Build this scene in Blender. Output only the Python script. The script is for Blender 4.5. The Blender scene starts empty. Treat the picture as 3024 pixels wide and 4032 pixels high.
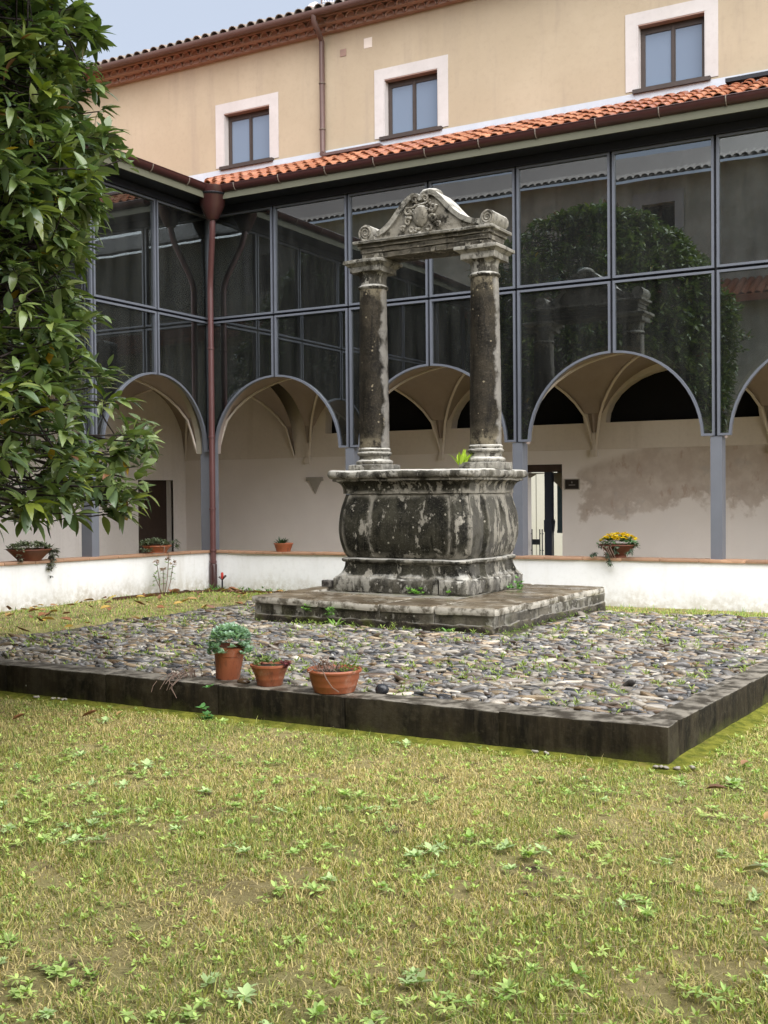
import bpy, bmesh, math, random
import numpy as np
from mathutils import Vector, Matrix
from mathutils.geometry import tessellate_polygon
random.seed(7)
rng = np.random.default_rng(11)
sc = bpy.context.scene
COL = sc.collection
PI = math.pi

# ---------------------------------------------------------------- camera
F_PX, YAW, PITCH, ROLL = 4448.0, .5126, -.0157, -.0083
CAM = Vector((13.385, -17.078, 1.8))
cy_, sy_, cp_, sp_ = math.cos(YAW), math.sin(YAW), math.cos(PITCH), math.sin(PITCH)
fw = Vector((-sy_*cp_, cy_*cp_, sp_)); r0 = Vector((cy_, sy_, 0)); u0 = r0.cross(fw)
cr, sr = math.cos(ROLL), math.sin(ROLL)
rt = cr*r0 + sr*u0; up = -sr*r0 + cr*u0
cam = bpy.data.cameras.new('camera'); co = bpy.data.objects.new('camera', cam); COL.objects.link(co)
m = Matrix((( rt.x, up.x, -fw.x, CAM.x), (rt.y, up.y, -fw.y, CAM.y), (rt.z, up.z, -fw.z, CAM.z), (0, 0, 0, 1)))
co.matrix_world = m
cam.sensor_fit = 'VERTICAL'; cam.sensor_height = 24.0; cam.lens = F_PX/4032*24.0
cam.clip_start = .1; cam.clip_end = 600
sc.camera = co

# ---------------------------------------------------------------- sky, sun, exposure
SUN_EL, SUN_AZ = math.radians(46), math.radians(132)      # azimuth clockwise from +Y: behind the viewer's right shoulder
w = bpy.data.worlds.new('World'); sc.world = w; w.use_nodes = True
nt = w.node_tree; nt.nodes.clear()
out = nt.nodes.new('ShaderNodeOutputWorld'); bg = nt.nodes.new('ShaderNodeBackground')
sky = nt.nodes.new('ShaderNodeTexSky'); sky.sky_type = 'NISHITA'; sky.sun_disc = False
sky.sun_elevation = SUN_EL; sky.sun_rotation = SUN_AZ
sky.air_density = 1.0; sky.dust_density = 3.0; sky.ozone_density = 2.0
ov = nt.nodes.new('ShaderNodeMixRGB'); ov.inputs[0].default_value = .86       # the even grey deck of rain cloud over the clear sky
ov.inputs[2].default_value = (2.08, 2.28, 2.64, 1)
bg.inputs['Strength'].default_value = .05
nt.links.new(sky.outputs[0], ov.inputs[1]); nt.links.new(ov.outputs[0], bg.inputs[0]); nt.links.new(bg.outputs[0], out.inputs[0])
sd = bpy.data.lights.new('sun', 'SUN'); sd.energy = 1.5; sd.angle = math.radians(95); sd.color = (1, .983, .955)
so = bpy.data.objects.new('sun', sd); COL.objects.link(so)
sdir = Vector((math.sin(SUN_AZ)*math.cos(SUN_EL), math.cos(SUN_AZ)*math.cos(SUN_EL), math.sin(SUN_EL)))
so.rotation_euler = sdir.to_track_quat('Z', 'Y').to_euler()
so.location = (12, -12, 25)
vs = sc.view_settings
vs.view_transform = 'Standard'; vs.look = 'None'; vs.gamma = 1; vs.use_curve_mapping = False; vs.exposure = 2.6
sc.render.engine = 'CYCLES'
cyc = sc.cycles
cyc.use_denoising = True
cyc.max_bounces = 10; cyc.diffuse_bounces = 4; cyc.glossy_bounces = 5; cyc.transmission_bounces = 6; cyc.transparent_max_bounces = 14
cyc.caustics_reflective = False; cyc.caustics_refractive = False
cyc.sample_clamp_indirect = 6

# ---------------------------------------------------------------- materials
class NT:
    def __init__(s, name):
        s.m = bpy.data.materials.new(name); s.m.use_nodes = True
        s.t = s.m.node_tree; s.t.nodes.clear()
        s.out = s.t.nodes.new('ShaderNodeOutputMaterial')
    def n(s, typ, ins=None, **kw):
        nd = s.t.nodes.new(typ)
        for k, v in kw.items(): setattr(nd, k, v)
        for k, v in (ins or {}).items():
            sk = nd.inputs[k]
            if hasattr(v, 'is_output') or isinstance(v, bpy.types.NodeSocket): s.t.links.new(v, sk)
            else:
                if sk.type == 'RGBA' and len(v) == 3: v = (*v, 1)
                sk.default_value = v
        return nd
    def pos(s): return s.n('ShaderNodeNewGeometry').outputs['Position']
    def nrm(s): return s.n('ShaderNodeNewGeometry').outputs['Normal']
    def scale(s, v, xyz):
        return s.n('ShaderNodeVectorMath', {0: v, 1: xyz}, operation='MULTIPLY').outputs[0]
    def noise(s, sc_, det=4, rough=.55, vec=None, dist=0):
        return s.n('ShaderNodeTexNoise', {'Vector': vec if vec is not None else s.pos(), 'Scale': sc_, 'Detail': det, 'Roughness': rough, 'Distortion': dist}).outputs['Fac']
    def step(s, v, a, b):
        return s.n('ShaderNodeMapRange', {'Value': v, 'From Min': a, 'From Max': b, 'To Min': 0., 'To Max': 1.}, interpolation_type='SMOOTHSTEP').outputs[0]
    def math(s, op, a, b=0.):
        return s.n('ShaderNodeMath', {0: a, 1: b}, operation=op).outputs[0]
    def mix(s, f, a, b, bl='MIX'):
        return s.n('ShaderNodeMixRGB', {0: f, 1: a, 2: b}, blend_type=bl).outputs[0]
    def sep(s, v):
        return s.n('ShaderNodeSeparateXYZ', {0: v}).outputs
    def attr(s, name):
        return s.n('ShaderNodeAttribute', attribute_name=name).outputs['Color']
    def orand(s): return s.n('ShaderNodeObjectInfo').outputs['Random']
    def bump(s, h, st=.4, d=.01):
        return s.n('ShaderNodeBump', {'Height': h, 'Strength': st, 'Distance': d}).outputs[0]
    def end(s, col, rough=.7, bump=None, spec=.5, **extra):
        ins = {'Base Color': col, 'Roughness': rough, 'Specular IOR Level': spec}
        if bump is not None: ins['Normal'] = bump
        ins.update(extra)
        b = s.n('ShaderNodeBsdfPrincipled', ins)
        s.t.links.new(b.outputs[0], s.out.inputs[0])
        return s.m

def plain(name, col, rough=.6, var=.15, sc_=6, spec=.4, metal=0., bump=.15):
    a = NT(name); f = a.noise(sc_, 5)
    c = a.mix(f, tuple(x*(1-var) for x in col), tuple(x*(1+var) for x in col))
    return a.end(c, rough, a.bump(a.noise(sc_*6, 3), bump, .004), spec, Metallic=metal)

def plaster(name, c1, c2, streak=(.3, .28, .25), sa=.25, sc_=.8, base_dirt=None):
    a = NT(name); p = a.pos()
    c = a.mix(a.step(a.noise(sc_, 6, .6), .35, .7), c1, c2)
    st = a.noise(1.0, 5, .6, a.scale(p, (3.5, 3.5, .35)))
    c = a.mix(a.math('MULTIPLY', a.step(st, .5, .75), sa), c, streak)
    fine = a.noise(14, 4, .6)
    c = a.mix(a.math('MULTIPLY', a.step(fine, .45, .8), .12), c, tuple(x*.6 for x in streak))
    if base_dirt:
        z = a.sep(p)[2]; z0, z1, dc, amt = base_dirt
        e = a.math('ADD', z, a.math('MULTIPLY', a.math('SUBTRACT', a.noise(2.2, 6, .65, a.scale(p, (1.6, 1.6, .5))), .5), .55))
        k = a.n('ShaderNodeMapRange', {'Value': e, 'From Min': z1, 'From Max': z0, 'To Min': 0., 'To Max': amt}, interpolation_type='SMOOTHSTEP').outputs[0]
        c = a.mix(a.math('MULTIPLY', k, a.step(a.noise(9, 5, .7), .25, .65)), c, dc)
    return a.end(c, .85, a.bump(a.noise(25, 5, .6), .18, .006), .25)

M = {}
M['cream'] = plaster('cream_plaster', (.385, .315, .225), (.45, .372, .272), (.31, .255, .20), .5, .35)
M['trim'] = plaster('pale_trim_plaster', (.50, .47, .46), (.55, .52, .51), (.40, .37, .35), .2, 1.5)
M['flash'] = plaster('pale_grey_coating', (.45, .49, .55), (.51, .55, .61), (.36, .39, .44), .3, 2.)
M['parapet'] = plaster('white_limewash', (.80, .80, .80), (.86, .86, .87), (.58, .55, .49), .4, 1.1, (.02, .5, (.36, .31, .22), .75))
M['parapet_clean'] = plaster('clean_white_limewash', (.80, .81, .83), (.86, .87, .89), (.62, .61, .58), .3, 1.1, (.0, .42, (.42, .38, .30), .75))
M['inner'] = plaster('inner_plaster', (.79, .735, .705), (.83, .78, .75), (.6, .55, .51), .3, .7)
M['inner_up'] = plaster('inner_plaster_pale', (.66, .59, .53), (.72, .65, .59), (.45, .38, .32), .25, .7)
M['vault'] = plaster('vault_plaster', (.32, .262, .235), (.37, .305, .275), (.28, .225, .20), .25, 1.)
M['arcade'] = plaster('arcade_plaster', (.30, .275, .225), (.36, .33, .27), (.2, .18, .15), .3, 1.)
M['rubble'] = plaster('old_patchy_plaster', (.46, .43, .36), (.64, .60, .51), (.33, .29, .24), .5, 1.3)

def fresco():
    a = NT('worn_fresco_plaster'); p = a.pos(); x, y, z = a.sep(p)
    c = a.mix(a.step(a.noise(.7, 6, .6), .35, .7), (.76, .695, .66), (.82, .755, .72))
    nz = a.noise(1.6, 7, .62); nz2 = a.noise(5, 5, .6)
    # bare patch: bounded below by a ragged line, above by the moulding
    wob = a.math('ADD', a.math('MULTIPLY', a.math('SUBTRACT', nz, .5), 1.9), a.math('MULTIPLY', a.math('SUBTRACT', a.noise(.55, 2), .5), 1.6))
    lo = a.math('ADD', a.math('ADD', z, wob), a.math('MULTIPLY', a.math('SUBTRACT', nz2, .5), .3))
    m1 = a.step(lo, 1.40, 1.60); m2 = a.step(a.math('ADD', x, a.math('MULTIPLY', wob, .5)), 6.25, 6.35)
    m3 = a.step(a.math('ADD', a.math('MULTIPLY', z, -1.), a.math('MULTIPLY', a.math('ABSOLUTE', a.math('SUBTRACT', x, 8.4)), -.32)), -3.05, -2.85)
    mk = a.math('MULTIPLY', a.math('MULTIPLY', m1, m2), m3)
    old = a.mix(a.step(a.noise(3.2, 7, .65), .35, .7), (.40, .31, .25), (.56, .48, .42))
    old = a.mix(a.math('MULTIPLY', a.step(a.noise(5.5, 6, .6, a.scale(p, (1, 1, .45))), .58, .68), .7), old, (.30, .17, .10))
    old = a.mix(a.math('MULTIPLY', a.step(a.noise(2.4, 4, .6), .55, .7), .55), old, (.30, .27, .26))
    c = a.mix(a.math('MULTIPLY', mk, .72), c, old)
    return a.end(c, .88, a.bump(a.math('ADD', a.math('MULTIPLY', mk, -1.5), a.noise(22, 5)), .25, .008), .2)
M['fresco'] = fresco()

def stone(name, dark, mid, pale, th=.56, soft=.05, lich=.35, top=.7, x_pale=.0, rough=.6, sc_=1., moss=0.):
    a = NT(name); p = a.pos(); N = a.sep(a.nrm())
    c = a.mix(a.step(a.noise(2.3*sc_, 8, .65), .36, .66), dark, mid)
    drip = a.noise(2.2*sc_, 6, .65, a.scale(p, (4., 4., .55)))
    c = a.mix(a.math('MULTIPLY', a.step(drip, .5, .62), .8), c, tuple(x*.5 for x in dark))
    c = a.mix(a.math('MULTIPLY', a.step(a.noise(26*sc_, 4, .7), .5, .7), .35), c, mid)
    pn = a.math('ADD', a.noise(4.2*sc_, 9, .70, a.scale(p, (1.15, 1.15, .6)), .3), a.math('MULTIPLY', a.math('SUBTRACT', a.noise(.9, 3), .5), .35))
    pm = a.step(pn, th, th+soft)
    pc = a.mix(a.noise(11*sc_, 5, .6), tuple(x*.55 for x in pale), pale)
    c = a.mix(a.math('MULTIPLY', pm, .9), c, pc)
    pt = a.n('ShaderNodeNewGeometry').outputs['Pointiness']
    c = a.mix(a.math('MULTIPLY', a.math('MULTIPLY', a.step(pt, .512, .56), a.step(a.noise(5, 6, .7), .40, .55)), .8), c, pc)
    fg = a.noise(55*sc_, 5, .75)
    c = a.mix(a.math('MULTIPLY', a.step(fg, .54, .66), .55), c, tuple(.35*x+.65*y for x, y in zip(pale, mid)))
    c = a.mix(a.math('MULTIPLY', a.step(a.noise(31*sc_, 5, .75), .56, .68), .6), c, tuple(x*.6 for x in dark))
    # round lichen spots
    vo = a.n('ShaderNodeTexVoronoi', {'Vector': p, 'Scale': 13*sc_})
    sp = a.math('MULTIPLY', a.math('LESS_THAN', a.math('ADD', vo.outputs['Distance'], a.math('MULTIPLY', a.noise(40, 3), .12)), .24), a.math('LESS_THAN', a.sep(vo.outputs['Color'])[0], lich))
    c = a.mix(a.math('MULTIPLY', sp, .75), c, tuple(min(.6, x*1.0) for x in pale))
    if x_pale:      # paler on faces turned towards +X
        wm = a.math('MULTIPLY', a.step(a.math('ADD', N[0], a.math('MULTIPLY', a.math('SUBTRACT', a.noise(3, 6, .65), .5), .8)), .84, .99), x_pale)
        c = a.mix(wm, c, (.30, .285, .26))
    if top:       # pale lichen crust on ledges
        tm = a.math('MULTIPLY', a.step(a.math('ADD', N[2], a.math('MULTIPLY', a.math('SUBTRACT', a.noise(6, 6, .65), .5), 1.2)), .45, .75), top)
        c = a.mix(tm, c, (.50, .485, .44))
    if moss:
        mm = a.math('MULTIPLY', a.step(a.noise(5, 6, .65), .52, .62), moss)
        c = a.mix(mm, c, (.075, .085, .018))
    h = a.math('ADD', a.noise(9*sc_, 9, .7), a.math('MULTIPLY', pm, .25))
    r = a.n('ShaderNodeMapRange', {'Value': a.noise(4, 4), 'To Min': rough-.15, 'To Max': rough+.2}).outputs[0]
    return a.end(c, r, a.bump(h, .85, .022), .13)
M['well'] = stone('dark_lichened_stone', (.007, .0066, .005), (.043, .040, .028), (.36, .335, .28), .55, .035, .22, .65, .2)
M['well_pale'] = stone('pale_lichened_stone', (.022, .020, .016), (.115, .105, .082), (.40, .38, .33), .525, .06, .35, .95, .25)
M['column'] = stone('dark_column_stone', (.007, .006, .0045), (.032, .026, .018), (.24, .205, .14), .615, .03, .25, .5, .65)
M['pediment'] = stone('pediment_stone', (.016, .014, .010), (.098, .086, .065), (.31, .285, .235), .58, .05, .3, .8, .15)
M['platform'] = stone('platform_riser_stone', (.03, .026, .019), (.14, .125, .095), (.38, .36, .31), .53, .06, .25, .75, .1, .6, 1., .15)
M['platform_base'] = stone('rough_footing_stone', (.013, .011, .008), (.055, .045, .033), (.22, .19, .14), .65, .05, .3, .3, .1, .75, 1.6, .5)

def slab_top():
    a = NT('wet_paving_slab'); p = a.pos(); N = a.sep(a.nrm())
    c = a.mix(a.step(a.noise(1.5, 7, .6, a.scale(p, (1, 1.8, 1))), .35, .65), (.075, .055, .033), (.19, .15, .10))
    c = a.mix(a.math('MULTIPLY', a.step(a.noise(5, 7, .65), .52, .64), .7), c, (.34, .31, .25))
    nose = a.math('SUBTRACT', 1., a.step(N[2], .75, .97))
    pc = a.mix(a.step(a.noise(6, 8, .7), .42, .56), (.12, .105, .08), (.46, .43, .37))
    c = a.mix(nose, c, pc)
    r = a.n('ShaderNodeMapRange', {'Value': a.noise(2.2, 4), 'From Min': .35, 'From Max': .65, 'To Min': .12, 'To Max': .55}).outputs[0]
    return a.end(c, r, a.bump(a.noise(12, 8, .65), .4, .01), .5)
M['slab'] = slab_top()

def kerb():
    a = NT('stained_concrete_kerb'); p = a.pos(); N = a.sep(a.nrm())
    dr = a.noise(1., 7, .65, a.scale(p, (7, 7, 1.0)))
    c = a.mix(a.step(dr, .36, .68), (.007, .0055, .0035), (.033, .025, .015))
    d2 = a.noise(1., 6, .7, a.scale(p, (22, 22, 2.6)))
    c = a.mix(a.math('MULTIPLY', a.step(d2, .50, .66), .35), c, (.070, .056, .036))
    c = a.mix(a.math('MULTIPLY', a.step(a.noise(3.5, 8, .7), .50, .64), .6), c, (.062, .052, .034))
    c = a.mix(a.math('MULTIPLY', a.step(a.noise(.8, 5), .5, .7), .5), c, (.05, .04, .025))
    zz = a.sep(p)[2]
    c = a.mix(a.math('MULTIPLY', a.math('MULTIPLY', a.step(a.math('ADD', a.math('MULTIPLY', zz, -1.), a.math('MULTIPLY', a.math('SUBTRACT', a.noise(4, 6, .65), .5), .4)), -.10, .02), a.noise(12, 5)), 1.2), c, (.075, .08, .018))
    c = a.mix(a.math('MULTIPLY', a.step(a.noise(16, 7, .7), .52, .68), .5), c, (.06, .05, .033))
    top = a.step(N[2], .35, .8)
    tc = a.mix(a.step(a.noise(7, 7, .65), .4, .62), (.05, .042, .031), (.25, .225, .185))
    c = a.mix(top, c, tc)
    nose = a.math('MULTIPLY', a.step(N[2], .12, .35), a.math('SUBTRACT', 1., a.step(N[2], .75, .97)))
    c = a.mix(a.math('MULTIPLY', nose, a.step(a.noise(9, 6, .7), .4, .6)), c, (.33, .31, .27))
    vo = a.n('ShaderNodeTexVoronoi', {'Vector': p, 'Scale': 9.})
    sp = a.math('MULTIPLY', a.math('LESS_THAN', vo.outputs['Distance'], .1), a.math('LESS_THAN', a.sep(vo.outputs['Color'])[0], .13))
    c = a.mix(sp, c, (.3, .29, .25))
    return a.end(c, a.n('ShaderNodeMapRange', {'Value': top, 'To Min': .8, 'To Max': .45}).outputs[0], a.bump(a.noise(18, 8, .7), .6, .010), .2)
M['kerb'] = kerb()

def tinted(name, rough=.5, spec=.5, sss=0., noise_sc=20, nv=.25, bump=.2, trans=0.):
    a = NT(name); c = a.attr('tint')
    c = a.mix(a.math('MULTIPLY', a.noise(noise_sc, 5, .6), nv*2), c, a.mix(1., c, (.45, .45, .45), 'MULTIPLY'))
    ins = {'Base Color': c, 'Roughness': rough, 'Specular IOR Level': spec, 'Normal': a.bump(a.noise(noise_sc*2, 4), bump, .004)}
    b = a.n('ShaderNodeBsdfPrincipled', ins).outputs[0]
    if trans:
        tr = a.n('ShaderNodeBsdfTranslucent', {'Color': a.mix(1., c, (1., 1.15, .5), 'MULTIPLY')}).outputs[0]
        b = a.n('ShaderNodeMixShader', {0: trans, 1: b, 2: tr}).outputs[0]
    a.t.links.new(b, a.out.inputs[0]); return a.m
M['cobble'] = tinted('wet_river_stone', .27, .5, noise_sc=22, nv=.42, bump=.5)
M['leaf'] = tinted('glossy_leaf', .22, .62, noise_sc=30, nv=.15, bump=.1, trans=.22)
M['soft_leaf'] = tinted('soft_leaf', .6, .3, noise_sc=30, nv=.15, bump=.1, trans=.25)
M['blade'] = tinted('grass_blade', .6, .3, noise_sc=3, nv=.1, bump=0, trans=.25)
M['dead_leaf'] = tinted('dead_leaf', .5, .4, noise_sc=40, nv=.3)

def tile(name, c1, c2, c3, rough=.35):
    a = NT(name); r = a.orand(); p = a.pos()
    c = a.n('ShaderNodeValToRGB', {0: a.math('FRACT', a.math('ADD', r, a.math('MULTIPLY', a.noise(6, 4), .25)))})
    e = c.color_ramp.elements; e[0].position = 0; e[0].color = (*c1, 1); e[1].position = 1; e[1].color = (*c2, 1)
    k = e.new(.6); k.color = (*c3, 1)
    cc = a.mix(a.math('MULTIPLY', a.step(a.noise(9, 6, .65), .55, .7), .5), c.outputs[0], tuple(x*.4 for x in c1))
    return a.end(cc, rough, a.bump(a.noise(30, 4), .3, .005), .5)
M['tile'] = tile('orange_roof_tile', (.36, .14, .075), (.46, .20, .11), (.27, .095, .05), .3)
M['old_tile'] = tile('weathered_roof_tile', (.25, .20, .16), (.36, .27, .21), (.17, .14, .12), .55)
M['eave_tile'] = tile('terracotta_eave_tile', (.31, .195, .155), (.36, .245, .20), (.26, .155, .125), .85)
M['eave_mortar'] = plain('eave_mortar', (.30, .20, .165), .85, .25, 5)
def potmat():
    a = NT('terracotta_pot'); p = a.pos()
    c = a.mix(a.noise(9, 6), (.27, .075, .033), (.36, .12, .055))
    c = a.mix(a.math('MULTIPLY', a.step(a.noise(7, 7, .7), .52, .70), .55), c, (.42, .27, .20))
    c = a.mix(a.math('MULTIPLY', a.step(a.noise(5, 6, .7, a.scale(p, (3, 3, .8))), .52, .68), .6), c, (.10, .045, .025))
    return a.end(c, .5, a.bump(a.noise(40, 5), .25, .004), .4)
M['pot'] = potmat()
M['old_pot'] = plain('dark_terracotta_pot', (.13, .043, .024), .55, .3, 9, .4)
M['brick'] = tile('parapet_cap_brick', (.40, .235, .145), (.50, .30, .19), (.30, .18, .115), .6)
M['frame'] = plain('blue_grey_painted_steel', (.12, .13, .158), .4, .15, 4, .5, 0., .08)
M['post'] = plain('grey_blue_post_paint', (.135, .145, .172), .45, .15, 3, .5, 0., .1)
M['beam'] = plain('near_black_steel_and_eave_shade', (.012, .013, .018), .5, .25, 4, .4)
M['gutter'] = plain('brown_painted_gutter', (.045, .016, .015), .28, .3, 5, .55, 0., .1)
M['pipe'] = plain('oxide_red_pipe', (.095, .038, .037), .42, .25, 5, .5)
M['up_pipe'] = plain('brown_grey_pipe', (.115, .07, .062), .5, .25, 5, .4)
M['clip'] = plain('dull_metal_clip', (.14, .11, .09), .5, .2, 9, .5)
M['soffit'] = plain('olive_soffit_paint', (.125, .125, .09), .7, .15, 2, .3)
M['wood'] = plain('dark_brown_wood', (.045, .027, .02), .55, .35, 12, .4)
M['win_frame'] = plain('weathered_brown_window_frame', (.05, .037, .032), .55, .3, 10, .4)
M['yard'] = plaster('bright_cream_limewash', (.84, .83, .74), (.88, .87, .79), (.7, .69, .6), .15, 1.)
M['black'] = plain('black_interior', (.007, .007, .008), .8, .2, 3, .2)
M['cream_door'] = plain('cream_painted_door', (.80, .79, .69), .6, .06, 3, .3)
M['dark_metal'] = plain('dark_door_metal', (.02, .024, .032), .4, .3, 8, .5)
M['stile'] = plain('blue_black_door_stile', (.018, .024, .04), .45, .35, 5, .5)
M['plaque'] = plain('dark_brown_plaque', (.02, .015, .012), .35, .2, 8, .5)
M['plaque_frame'] = plain('pale_plaque_frame', (.40, .36, .30), .5, .1, 8, .4)
M['letter'] = plain('pale_print', (.42, .39, .37), .6, .05, 8, .3)
M['floor'] = plain('cloister_floor_stone', (.46, .40, .36), .5, .25, 2, .4)  # floor made this pale to bounce light onto the cloister walls and vault
M['bark'] = plain('dark_bark', (.030, .021, .019), .7, .45, 14, .35, 0., .8)
M['twig'] = plain('dry_twig', (.20, .14, .11), .7, .3, 20, .3)
M['soil'] = plain('dark_soil', (.04, .028, .02), .8, .4, 14, .3, 0., .8)
M['rust'] = plain('rusty_edging', (.075, .035, .022), .7, .35, 9, .3)
M['white_metal'] = plain('white_antenna_metal', (.62, .60, .6), .45, .1, 9, .4)
M['red'] = plain('red_plastic', (.45, .035, .025), .4, .15, 9, .5)
M['pink'] = plain('dull_pink_paint', (.55, .28, .24), .5, .15, 9, .4)
M['bed'] = plain('cobble_bed_mortar', (.085, .078, .048), .75, .5, 9, .3, 0., .9)
M['edge_stone'] = stone('small_dark_stone', (.02, .018, .016), (.07, .06, .055), (.3, .28, .25), .62, .05, .2, .3)
M['pale_stone'] = plain('pale_worn_stone', (.33, .30, .26), .8, .2, 6, .3, 0., .5)

def glass():
    a = NT('tinted_facade_glass')
    fr = a.n('ShaderNodeFresnel', {'IOR': 2.75}).outputs[0]
    dirt = a.noise(1., 5, .6, a.scale(a.pos(), (4, 4, .5)))
    rough = a.n('ShaderNodeMapRange', {'Value': a.noise(.6, 2), 'To Min': .0, 'To Max': .006}).outputs[0]
    off = a.n('ShaderNodeVectorMath', {0: a.n('ShaderNodeTexWhiteNoise', {'W': a.orand()}, noise_dimensions='1D').outputs['Color'], 1: (.5, .5, .5)}, operation='SUBTRACT').outputs[0]
    bn = a.bump(a.noise(.6, 2), .028, .05)
    nb = a.n('ShaderNodeVectorMath', {0: bn, 1: a.scale(off, (.012, .012, .012))}, operation='ADD').outputs[0]
    g = a.n('ShaderNodeBsdfGlossy', {'Color': (.86, .93, .96), 'Roughness': rough, 'Normal': nb}).outputs[0]
    t = a.n('ShaderNodeBsdfTransparent', {'Color': (.40, .43, .42)}).outputs[0]
    d = a.n('ShaderNodeBsdfDiffuse', {'Color': (.36, .37, .35)}).outputs[0]
    td = a.n('ShaderNodeMixShader', {0: a.n('ShaderNodeMapRange', {'Value': dirt, 'From Min': .35, 'From Max': .75, 'To Min': .015, 'To Max': .075}).outputs[0], 1: t, 2: d}).outputs[0]
    mx = a.n('ShaderNodeMixShader', {0: fr, 1: td, 2: g}).outputs[0]
    a.t.links.new(mx, a.out.inputs[0]); return a.m
M['glass'] = glass()
def winglass():
    a = NT('sky_reflecting_window_glass')
    fr = a.n('ShaderNodeFresnel', {'IOR': 2.1}).outputs[0]
    g = a.n('ShaderNodeBsdfGlossy', {'Color': (.9, .94, 1), 'Roughness': .02, 'Normal': a.bump(a.noise(1.2, 2), .05, .03)}).outputs[0]
    d = a.n('ShaderNodeBsdfDiffuse', {'Color': (.145, .185, .25)}).outputs[0]  # pale blue base paints in part of the sky reflection
    mx = a.n('ShaderNodeMixShader', {0: fr, 1: d, 2: g}).outputs[0]
    a.t.links.new(mx, a.out.inputs[0]); return a.m
M['win_glass'] = winglass()
M['blue_glass'] = plain('blue_grey_glass', (.12, .18, .21), .15, .2, 3, .6)

def ground_mat():
    a = NT('lawn_soil_and_thatch'); p = a.pos(); x, y, z = a.sep(p)
    c = a.mix(a.step(a.noise(2.2, 7, .65), .32, .68), (.22, .18, .08), (.36, .30, .14))
    c = a.mix(a.math('MULTIPLY', a.step(a.noise(.9, 5, .6), .45, .65), .6), c, (.19, .20, .06))
    c = a.mix(a.step(a.noise(3.2, 7, .7), .54, .66), c, (.07, .048, .03))
    c = a.mix(a.math('MULTIPLY', a.step(a.noise(60, 4, .7), .5, .7), .6), c, (.33, .27, .13))
    return a.end(c, .85, a.bump(a.noise(45, 6, .75), 1., .02), .2)
M['ground'] = ground_mat()
def moss_mat():
    a = NT('yellow_green_moss')
    c = a.mix(a.step(a.noise(9, 6, .65), .35, .65), (.10, .118, .014), (.25, .25, .038))
    c = a.mix(a.math('MULTIPLY', a.step(a.noise(4, 5, .6), .55, .7), .6), c, (.24, .19, .06))
    return a.end(c, .9, a.bump(a.noise(70, 6, .75), 1., .015), .15)
M['moss'] = moss_mat()

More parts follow.
